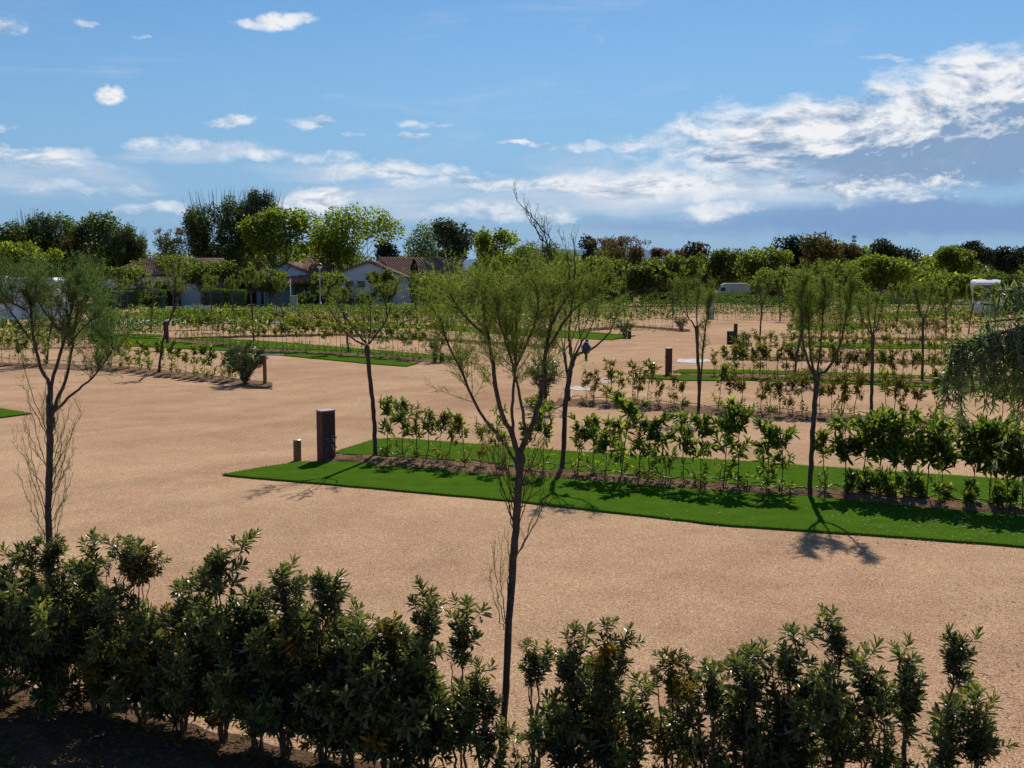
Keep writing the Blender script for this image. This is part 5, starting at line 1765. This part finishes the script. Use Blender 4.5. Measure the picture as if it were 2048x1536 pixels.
# far wood that closes the gaps
ga = Geo()
r_ = np.random.default_rng(55)
n = 42000
x = r_.uniform(-95, 95, n)
yy = r_.uniform(168, 200, n)
prof = 5.8 + 1.4 * np.sin(x / 7) + 1.0 * np.sin(x / 2.7 + 1) + .7 * np.sin(x / 1.1)
prof = prof + np.where(x < -35, 1.5, 0) - np.where((x > 18) & (x < 28), 1.2, 0)
z = r_.beta(1.5, 1.1, n) * prof
ga.leaves(np.c_[x, yy, z], r_.normal(size=(n, 3)), r_.normal(size=(n, 3)), r_.uniform(.5, 1.1, n), .6, 0, False)
for _ in range(90):
    xx, y2 = r_.uniform(-90, 90), r_.uniform(166, 190)
    ga.tube([(xx, y2, 0), (xx + r_.normal(0, .3), y2, 4)], .14, 5, 1, False)
tag(struct('woods', ga, [MG, 'greybark'], 'stuff'), 'dark wood closing the view behind the campsite', 'woods')

# ------------------------------------------------------------------ cottages
def tiled_roof(parent, p00, p10, p11, p01, matn, pitch=.30, name='roof', rows=.36):
    """A roof plane given by eave start/end and ridge end/start; rounded tile columns with stepped courses."""
    p00, p10, p11, p01 = [np.array(q, float) for q in (p00, p10, p11, p01)]
    ga = Geo()
    we = np.linalg.norm(p10 - p00)
    nc = max(4, int(we / pitch))
    hgt = np.linalg.norm(p01 - p00)
    nr = max(3, int(hgt / rows))
    nm_ = nz(np.cross(p10 - p00, p01 - p00))
    if nm_[2] < 0:
        nm_ = -nm_
    sub = 4
    us = np.linspace(0, 1, nc * sub + 1)
    prof = np.abs(np.sin(np.arange(nc * sub + 1) * math.pi / sub)) * .09
    rows_ = []
    for k in range(nr):
        for e, dz_ in ((0, .05), (1, 0.0)):
            t = (k + e) / nr
            a = p00 + (p01 - p00) * t
            b = p10 + (p11 - p10) * t
            line = a[None] + (b - a)[None] * us[:, None] + nm_[None] * (prof + dz_)[:, None]
            rows_.append(line)
    R_ = np.array(rows_)
    m_, w_ = R_.shape[:2]
    i_ = np.arange(m_ - 1)[:, None] * w_
    j_ = np.arange(w_ - 1)[None]
    ga.add(R_.reshape(-1, 3), np.stack([i_ + j_, i_ + j_ + 1, i_ + w_ + j_ + 1, i_ + w_ + j_], -1).reshape(-1, 4))
    # underside slab
    q = np.array([p00, p10, p11, p01])
    ga.add(np.vstack([q - nm_ * .01, q - nm_ * .14]), [[0, 1, 5, 4], [1, 2, 6, 5], [2, 3, 7, 6], [3, 0, 4, 7], [7, 6, 5, 4]])
    return part(name, ga, [matn], parent)


HD = g(500, 611)[1]
hm = HD / FP
X = lambda px, D=HD: P(px, 540, D)[0]
Zp = lambda py, D=HD: P(1024, py, D)[2]
Zr = lambda py: P(1024, py, HD + 6)[2] + .45


def wallpart(root, x0, x1, z0, z1, y0, dep, matn, name='wall'):
    ga = Geo()
    ga.box(((x0 + x1) / 2, y0 + dep / 2, (z0 + z1) / 2), (x1 - x0, dep, z1 - z0))
    return part(name, ga, [matn], root)


def opening(root, x0, x1, z0, z1, y, name, matn='dark', frame='white', rec=.03):
    ga = Geo()
    ga.box(((x0 + x1) / 2, y - rec, (z0 + z1) / 2), (x1 - x0, .05, z1 - z0))
    o = part(name, ga, [matn], root)
    gf = Geo()
    t = .06
    for bx in (((x0 + x1) / 2, z1 + t / 2, x1 - x0 + 2 * t, t), ((x0 + x1) / 2, z0 - t / 2, x1 - x0 + 2 * t, t), (x0 - t / 2, (z0 + z1) / 2, t, z1 - z0), (x1 + t / 2, (z0 + z1) / 2, t, z1 - z0)):
        gf.box((bx[0], y - rec - .01, bx[1]), (bx[2], .07, bx[3]))
    f = link('frame', gf.mesh('frame', [frame]), o)
    return o


def gable_wall(root, pts, y0, dep, matn, name='gable_wall'):
    """pts: (x, z) outline facing the camera."""
    ga = Geo()
    p = np.array(pts, float)
    n = len(p)
    v = np.vstack([np.c_[p[:, 0], np.full(n, y0), p[:, 1]], np.c_[p[:, 0], np.full(n, y0 + dep), p[:, 1]]])
    i_ = np.arange(n)
    k_ = (i_ + 1) % n
    ga.add(v, np.stack([i_, k_, n + k_, n + i_], -1))
    ga.f.append((np.array([list(range(n))]), 0))
    ga.f.append((np.array([list(range(n, 2 * n))[::-1]]), 0))
    return part(name, ga, [matn], root)


# cottage one
y0 = HD
c1 = thing('cottage', 'small white cottage with brown hipped tile roof and dark shutters', 'cottage', (X(300), y0, 0), 'whitewashed cottages')
ox = X(300)
xa, xb = X(213) - ox, X(420) - ox
wallpart(c1, xa, xb, 0, Zp(551), 0, 8, 'wallw')
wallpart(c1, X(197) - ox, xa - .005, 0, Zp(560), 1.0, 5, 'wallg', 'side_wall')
opening(c1, X(230) - ox, X(256) - ox, Zp(580), Zp(562), 0, 'shutter')
opening(c1, X(271) - ox, X(289) - ox, .1, Zp(567), 0, 'door')
opening(c1, X(320) - ox, X(340) - ox, Zp(578), Zp(564), 0, 'window', 'glass')
opening(c1, X(356) - ox, X(372) - ox, Zp(578), Zp(564), 0, 'window', 'glass')
tiled_roof(c1, (X(204) - ox, -.7, Zp(551)), (xb + .6, -.7, Zp(551)), (xb + .6, 4, Zr(525)), (X(272) - ox, 4, Zr(525)), 'tile')
tiled_roof(c1, (X(204) - ox, 8.6, Zp(551)), (X(204) - ox, -.7, Zp(551)), (X(272) - ox, 4, Zr(525)), (X(272) - ox, 4.01, Zr(525)), 'tile')
tiled_roof(c1, (xb + .6, 8.6, Zp(551)), (X(204) - ox, 8.6, Zp(551)), (X(272) - ox, 4, Zr(525)), (xb + .6, 4, Zr(525)), 'tile')
ga = Geo()
ga.box((X(212) - ox, -.3, Zp(554)), (.25, .5, .25))
ga.box((X(256) - ox, -.3, Zp(554)), (.25, .5, .25))
part('eave_beam', ga, ['darkwood'], c1)

# pergola
pgx = X(440)
pr = thing('pergola', 'dark shaded pergola between the two white houses', 'pergola', (pgx, y0 + 1.5, 0))
ga = Geo()
for k in range(6):
    ga.box((X(395 + k * 22) - pgx, 0, 1.6), (.12, .12, 3.2))
part('posts', ga, ['darkwood'], pr)
for k in range(9):
    gb = Geo()
    gb.box((X(392 + k * 14) - pgx, 2.0, 3.26), (.10, 5.0, .12))
    part('rafter', gb, ['darkwood'], pr)
gb = Geo()
gb.box((0, 2.0, 3.36), (X(505) - X(385), 5.2, .06))
part('shade_cloth', gb, ['black'], pr)
gb = Geo()
gb.box((0, 4.6, 1.3), (X(500) - X(395), .1, 2.6))
part('back_screen', gb, ['darkwood'], pr)

# cottage two: pale gable, brown roof, long low terracotta roof with ivy in front
ox = X(600)
c2 = thing('cottage', 'white house with long low terracotta roof, ivy and a narrow dark doorway', 'cottage', (ox, y0, 0), 'whitewashed cottages')
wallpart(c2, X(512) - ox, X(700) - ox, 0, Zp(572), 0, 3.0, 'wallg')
opening(c2, X(520) - ox, X(527) - ox, .1, Zp(568), 0, 'door', 'dark', 'white')
opening(c2, X(636) - ox, X(652) - ox, Zp(586), Zp(573), 0, 'window', 'glass')
tiled_roof(c2, (X(507) - ox, -.6, Zp(572)), (X(704) - ox, -.6, Zp(572)), (X(704) - ox, 3.2, Zp(553)), (X(507) - ox, 3.2, Zp(553)), 'tilered', name='lower_roof')
gable_wall(c2, [(X(508) - ox, 0), (X(615) - ox, 0), (X(615) - ox, Zp(553, HD + 3.2)), (X(560) - ox, Zp(526, HD + 3.2)), (X(508) - ox, Zp(549, HD + 3.2))], 3.2, .3, 'wallw')
tiled_roof(c2, (X(503) - ox, 12, Zp(551)), (X(503) - ox, 2.9, Zp(551)), (X(560) - ox, 2.9, Zp(524)), (X(560) - ox, 12, Zp(524)), 'tile', name='roof')
tiled_roof(c2, (X(625) - ox, 2.9, Zp(554)), (X(625) - ox, 12, Zp(554)), (X(560) - ox, 12, Zp(524)), (X(560) - ox, 2.9, Zp(524)), 'tile', name='roof')
gable_wall(c2, [(X(615) - ox + .01, 0), (X(664) - ox, 0), (X(664) - ox, Zp(556)), (X(615) - ox + .01, Zp(545))], 3.9, 8, 'wallw', 'rear_wall')
# terracotta slope of the brown roof seen from the front
tiled_roof(c2, (X(585) - ox, 3.0, Zp(553)), (X(668) - ox, 3.0, Zp(553)), (X(640) - ox, 8, Zr(522)), (X(590) - ox, 8, Zr(521)), 'tile', name='front_roof')

# cottage three: the big gable and the porch wing
ox = X(780)
c3 = thing('cottage', 'large white gabled house with brown tiled porch wing and white chimneys', 'cottage', (ox, y0, 0), 'whitewashed cottages')
gable_wall(c3, [(X(668) - ox, 0), (X(842) - ox, 0), (X(842) - ox, Zp(566)), (X(735) - ox, Zp(525)), (X(668) - ox, Zp(548))], 1.0, 9, 'wallw')
tiled_roof(c3, (X(846) - ox, .6, Zp(568)), (X(846) - ox, 10, Zp(568)), (X(735) - ox, 10, Zp(523)), (X(735) - ox, .6, Zp(523)), 'tile', name='gable_roof')
tiled_roof(c3, (X(664) - ox, 10, Zp(549)), (X(664) - ox, .6, Zp(549)), (X(735) - ox, .6, Zp(523)), (X(735) - ox, 10, Zp(523)), 'tile', name='gable_roof')
tiled_roof(c3, (X(805) - ox, 1.6, Zp(566)), (X(950) - ox, 1.6, Zp(566)), (X(900) - ox, 7.5, Zr(524)), (X(740) - ox, 7.5, Zr(522)), 'tile', name='roof')
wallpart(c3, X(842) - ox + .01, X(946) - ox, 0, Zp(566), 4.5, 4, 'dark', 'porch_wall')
for px in (862, 908, 938):
    ga = Geo()
    ga.box((X(px) - ox, 2.3, Zp(567) / 2), (.32, .32, Zp(567)))
    part('porch_column', ga, ['wallw'], c3)
for px, tp in ((751, 517), (788, 517), (868, 524)):
    ga = Geo()
    ga.box((X(px) - ox, 8.5, Zp(tp) - .6), (1.1 if px != 788 else .8, .9, 1.3))
    part('chimney', ga, ['wallw'], c3)
opening(c3, X(712) - ox, X(728) - ox, Zp(575), Zp(562), 1.0, 'window', 'glass')
ga = Geo()
ga.box((X(812) - ox, .6, 1.25), (X(838) - X(800), .35, 2.5))
part('annex', ga, ['wallw'], c3)
ga = Geo()
ga.box((X(688) - ox, -.6, 1.3), (X(672) - X(664), .3, 2.6))
part('garden_pier', ga, ['wallw'], c3)
rt = thing('red_towel', 'red cloth hanging before the white gable wall', 'towel', (X(769), y0 + .8, 0))
ga = Geo()
ga.box((0, 0, Zp(572)), (.35, .04, 1.0))
part('cloth', ga, ['red'], rt)
fl = thing('flower_bed', 'orange red flowers in front of the gabled white house', 'flowers', (X(710), y0 - .6, 0))
rng = np.random.default_rng(3)
n = 500
ga = Geo()
ga.leaves(np.c_[rng.normal(0, .8, n), rng.normal(0, .25, n), rng.uniform(.3, 1.15, n)], rng.normal(size=(n, 3)), rng.normal(size=(n, 3)), .13, .1, 0, False)
part('blossoms', ga, ['orange'], fl)
ga = Geo()
ga.leaves(np.c_[rng.normal(0, 1.0, n), rng.normal(0, .3, n), rng.uniform(.0, .9, n)], rng.normal(size=(n, 3)), rng.normal(size=(n, 3)), .16, .08, 0, False)
part('foliage', ga, [MG], fl)

# low white walls, kerbs and the paved path
for k, (a, b, y, h, lb) in enumerate([(262, 300, 614, .28, 'low white kerb wall before the white cottage'), (370, 425, 616, .28, 'low white kerb wall before the clipped hedges'),
                                      (548, 600, 622, .3, 'low white wall before the ivy covered wall'), (780, 870, 618, .3, 'low white wall before the porch'), (1180, 1250, 617, .3, 'low white wall beyond the pigeon tree'),
                                      (185, 215, 650, .3, 'short pale wall near the parked caravan'), (245, 262, 636, .3, 'short pale wall at the corner of the grass patch')]):
    A, B = g(a, y), g(b, y)
    o = thing('low_wall', lb, 'low wall', ((A[0] + B[0]) / 2, A[1], 0), 'low white walls')
    ga = Geo()
    ga.box((0, 0, h / 2), (B[0] - A[0], .2, h))
    part('wall', ga, ['white'], o)
ga = Geo()
ga.prism([g(330, 614), g(345, 606), g(385, 603), g(372, 610), g(345, 616)], 0, .02)
struct('garden_path', ga, ['path'])
ga = Geo()
ga.prism([g(180, 648), g(560, 646), g(560, 639), g(180, 640)], 0, .012)
struct('service_road', ga, ['conc'])

# ------------------------------------------------------------------ halls
gw = thing('warehouse', 'dark green sheet clad hall with a pale roof edge', 'warehouse', (P(1930, 540, 205)[0], 205, 0), 'halls on the horizon')
DX = 205
ox = P(1930, 540, DX)[0]
XX = lambda px: P(px, 540, DX)[0] - ox
ZZ = lambda py: P(1024, py, DX)[2]
gable_wall(gw, [(XX(1780), 0), (XX(1990), 0), (XX(1990), ZZ(530)), (XX(1885), ZZ(509)), (XX(1815), ZZ(527)), (XX(1780), ZZ(537))], 0, 30, 'greenwall', 'cladding')
ga = Geo()
ga.tube([(XX(1778), -.3, ZZ(536)), (XX(1815), -.3, ZZ(526)), (XX(1885), -.3, ZZ(508))], .22, 4)
ga.tube([(XX(1885), -.3, ZZ(508)), (XX(1990), -.3, ZZ(529))], .22, 4)
part('roof_edge', ga, ['roofw'], gw)
wallpart(gw, XX(1925), XX(2150), 0, ZZ(536), -12, 11.9, 'greenwall', 'annex_wall')
ga = Geo()
for k in range(28):
    ga.box((XX(1928 + k * 8), -12.04, ZZ(536) / 2), (.12, .08, ZZ(537)))
part('cladding_ribs', ga, ['greenwall'], gw)
ga = Geo()
ga.box((XX(1945), -8, ZZ(536) + .25), (2.5, 2, .5), 0, 0, .6)
part('roof_light', ga, ['white'], gw)
wh = thing('warehouse', 'pale grey hall with a long sloping roof behind the plane trees', 'warehouse', (P(1680, 540, 220)[0], 220, 0), 'halls on the horizon')
DX = 220
ox = P(1680, 540, DX)[0]
gable_wall(wh, [(XX(1618), 0), (XX(1800), 0), (XX(1800), ZZ(515)), (XX(1742), ZZ(508)), (XX(1618), ZZ(536))], 0, 26, 'roofw', 'cladding')
ga = Geo()
ga.tube([(XX(1610), -.3, ZZ(537)), (XX(1742), -.3, ZZ(507))], .25, 4)
ga.tube([(XX(1742), -.3, ZZ(507)), (XX(1800), -.3, ZZ(514))], .25, 4)
part('roof_edge', ga, ['white'], wh)
ga = Geo()
ga.box((XX(1630), -.1, ZZ(560)), (3.5, .1, 4.0))
part('gate', ga, ['dark'], wh)
mst = thing('aerial_mast', 'thin aerial mast on the skyline above the dark pines', 'mast', (P(1706, 540, 210)[0], 210, 0))
ga = Geo()
ga.tube([(0, 0, 0), (0, 0, P(1024, 470, 210)[2])], .10, 5)
part('pole', ga, ['greymetal'], mst)
for zz_ in (474, 482, 489):
    ga = Geo()
    ga.box((0, 0, P(1024, zz_, 210)[2]), (.8, .3, .5))
    part('antenna', ga, ['greymetal'], mst)

# ------------------------------------------------------------------ lamps, poles, cabinets
def lamp(px, top, by, label, cap='black'):
    b = g(px, by)
    h = P(px, top, b[1])[2]
    root = thing('street_lamp', label, 'street lamp', b, 'post top lamps')
    ga = Geo()
    ga.tube([(0, 0, -.1), (0, 0, .9), (0, 0, .92), (0, 0, h - .55)], [.09, .085, .055, .045], 10)
    part('pole', ga, ['greymetal'], root)
    ga = Geo()
    ga.tube([(0, 0, h - .55), (0, 0, h - .47), (0, 0, h - .38), (0, 0, h - .27)], [.06, .17, .25, .29], 14)
    part('globe', ga, ['lamp'], root, True)
    ga = Geo()
    ga.tube([(0, 0, h - .27), (0, 0, h - .16), (0, 0, h - .05), (0, 0, h)], [.31, .28, .17, .03], 14)
    part('hood', ga, [cap], root, True)


lamp(641, 526, 625, 'street lamp with black hood and pale bowl before the terracotta roof')
lamp(1314, 543, 607, 'small lamp with a white bowl before the far trees', 'white')
for px, tp, by, lb in ((582, 556, 616, 'plain pale pole before the ivy wall'), (397, 545, 608, 'plain pale pole at the pergola edge')):
    b = g(px, by)
    o = thing('flag_pole', lb, 'pole', b, 'plain pale poles')
    ga = Geo()
    ga.tube([(0, 0, -.1), (0, 0, P(px, tp, b[1])[2])], .055, 8)
    part('shaft', ga, ['white'], o)
    ga = Geo()
    ga.tube([(0, 0, -.02), (0, 0, .12)], .11, 8)
    part('foot', ga, ['greymetal'], o)
for px, by, w_, h_, mm, lb in ((588, 619, .7, 1.35, 'greenbox', 'grey green cabinet beside the pale pole'), (322, 617, .7, 1.2, 'dark', 'dark waste bin on the cottage path'), (1291, 626, .22, .9, 'greenbox', 'small green marker far among the hedges')):
    b = g(px, by)
    o = thing('cabinet', lb, 'cabinet', b)
    ga = Geo()
    ga.box((0, 0, h_ / 2), (w_, w_ * .8, h_))
    part('casing', ga, [mm], o)
    ga = Geo()
    ga.box((0, 0, h_ + .03), (w_ * 1.08, w_ * .88, .06))
    part('lid', ga, [mm], o)

# ------------------------------------------------------------------ vehicles
def wheel(root, x, y, r, rz=0.0):
    gt = Geo()
    gt.tube([(x, y - .11, r), (x, y + .11, r)], r, 18)
    o = part('wheel', gt, ['black'], root)
    gr = Geo()
    gr.tube([(x, y - .125, r), (x, y + .125, r)], r * .55, 12)
    link('rim', gr.mesh('rim', ['greymetal']), o)


def rounded_body(ga, L, Wd, z0, z1, mi=0, r=.18):
    """Coach body along X with softened roof edges."""
    prof = [(-Wd / 2, z0), (-Wd / 2, z1 - r), (-Wd / 2 + r * .3, z1 - r * .3), (-Wd / 2 + r, z1), (Wd / 2 - r, z1), (Wd / 2 - r * .3, z1 - r * .3), (Wd / 2, z1 - r), (Wd / 2, z0)]
    xs = [-L / 2, -L / 2 + .12, L / 2 - .35, L / 2]
    sc = [.96, 1, 1, .93]
    rows = []
    for x, s_ in zip(xs, sc):
        rows.append([(x, y * s_, z0 + (z - z0) * (s_ if z > z0 else 1)) for y, z in prof])
    V = np.array(rows)
    n = len(prof)
    f = []
    for a in range(3):
        for j in range(n):
            k = (j + 1) % n
            f.append([a * n + j, a * n + k, (a + 1) * n + k, (a + 1) * n + j])
    o = ga.n
    ga.add(V.reshape(-1, 3), f, mi)
    ga.f.append((np.array([list(range(o, o + n))[::-1]]), mi))
    ga.f.append((np.array([list(range(o + 3 * n, o + 4 * n))]), mi))


# motorhome facing the camera: local +X is forward
b = g(1972, 632)
mh = thing('motorhome', 'large white integrated motorhome parked facing the pitches, front in shade', 'motorhome', b, None, rad(-90 - 20))
mh.location = (b[0] + 1.3, b[1] + 3.2, 0)
ga = Geo()
rounded_body(ga, 7.0, 2.45, .26, 3.12, 0, .25)
part('body', ga, ['white'], mh)
ga = Geo()
ga.box((3.47, 0, 2.0), (.14, 2.2, 1.35))
part('windscreen', ga, ['glass'], mh)
ga = Geo()
ga.box((3.53, 0, .52), (.14, 2.3, .42))
part('bumper', ga, ['greymetal'], mh)
ga = Geo()
ga.box((3.53, 0, 1.0), (.06, .9, .16))
part('grille', ga, ['black'], mh)
for s_ in (-1, 1):
    ga = Geo()
    ga.box((3.53, s_ * .88, .98), (.08, .34, .2))
    part('headlight', ga, ['lamp'], mh)
    ga = Geo()
    ga.box((3.45, s_ * 1.42, 2.35), (.15, .22, .55))
    ga.tube([(3.4, s_ * 1.2, 2.6), (3.45, s_ * 1.4, 2.6)], .03, 6)
    part('mirror', ga, ['white'], mh)
    for x in (-1.9, 2.4):
        wheel(mh, x, s_ * 1.06, .34)
    ga = Geo()
    ga.box((-.6, s_ * 1.232, 2.0), (1.0, .03, .6))
    part('side_window', ga, ['glass'], mh)
ga = Geo()
ga.box((1.6, .1, 3.17), (.7, .5, .1))
part('roof_vent', ga, ['black'], mh)

# caravan at the edge, long side to the camera
b = g(0, 652)
cv = thing('caravan', 'long white caravan half hidden by the twiggy trunked tamarisk', 'caravan', (P(8, 540, b[1])[0], b[1] + 1.2, 0))
ga = Geo()
rounded_body(ga, 7.4, 2.3, .45, P(0, 555, b[1])[2], 0, .35)
part('body', ga, ['white'], cv)
for x in (-2.2, 0.1, 2.3):
    ga = Geo()
    ga.box((x, -1.155, 1.95), (1.0, .04, .65))
    part('window', ga, ['glass'], cv)
ga = Geo()
ga.box((1.2, -1.16, 1.35), (.65, .03, 1.75))
part('door', ga, ['white'], cv)
for s_ in (-1, 1):
    wheel(cv, -.4, s_ * 1.0, .33)
ga = Geo()
ga.box((-.8, 0, P(0, 555, b[1])[2] + .05), (.9, .7, .14))
part('roof_vent', ga, ['white'], cv)
ga = Geo()
ga.tube([(3.6, 0, .5), (4.7, 0, .5)], .06, 6)
part('drawbar', ga, ['greymetal'], cv)

# camper van behind the far hedge
b = g(1465, 604)
vn = thing('camper_van', 'white camper van with rounded roof behind the low green hedge', 'van', (b[0], b[1] + 1, 0), None, rad(176), .86)
ga = Geo()
prof = [(-2.6, .4), (-2.6, 2.5), (-2.3, 2.72), (1.0, 2.72), (1.5, 2.45), (2.1, 1.6), (2.8, 1.3), (2.9, .4)]
p = np.array(prof)
n = len(p)
v = np.vstack([np.c_[p[:, 0], np.full(n, -1.0), p[:, 1]], np.c_[p[:, 0], np.full(n, 1.0), p[:, 1]]])
i_ = np.arange(n)
k_ = (i_ + 1) % n
ga.add(v, np.stack([i_, k_, n + k_, n + i_], -1)[:, ::-1])
ga.f.append((np.array([list(range(n))]), 0))
ga.f.append((np.array([list(range(n, 2 * n))[::-1]]), 0))
part('body', ga, ['white'], vn)
for s_ in (-1, 1):
    ga = Geo()
    ga.box((1.3, s_ * 1.01, 1.85), (.7, .03, .5))
    part('side_window', ga, ['glass'], vn)
    for x in (-1.7, 1.9):
        wheel(vn, x, s_ * .9, .33)
ga = Geo()
ga.add([(1.55, -.85, 2.41), (1.55, .85, 2.41), (2.12, .85, 1.64), (2.12, -.85, 1.64)], [[0, 1, 2, 3]])
part('windscreen', ga, ['glass'], vn)
for k, (px, by, Lw, lb) in enumerate([(1203, 600, 5.5, 'pale caravan far away behind the pigeon tree'), (1560, 600, 6, 'pale caravan glimpsed behind the far thin hedge'), (1650, 604, 5, 'white caravan roof glimpsed before the pale warehouse')]):
    b = g(px, by)
    o = thing('caravan', lb, 'caravan', (b[0], b[1] + 1, 0), 'distant caravans')
    ga = Geo()
    rounded_body(ga, Lw, 2.2, .45, 2.65, 0, .3)
    part('body', ga, ['white'], o)
    ga = Geo()
    ga.box((.4, -1.11, 1.8), (1.2, .04, .6))
    part('window', ga, ['glass'], o)
    for s_ in (-1, 1):
        wheel(o, 0, s_ * .95, .32)
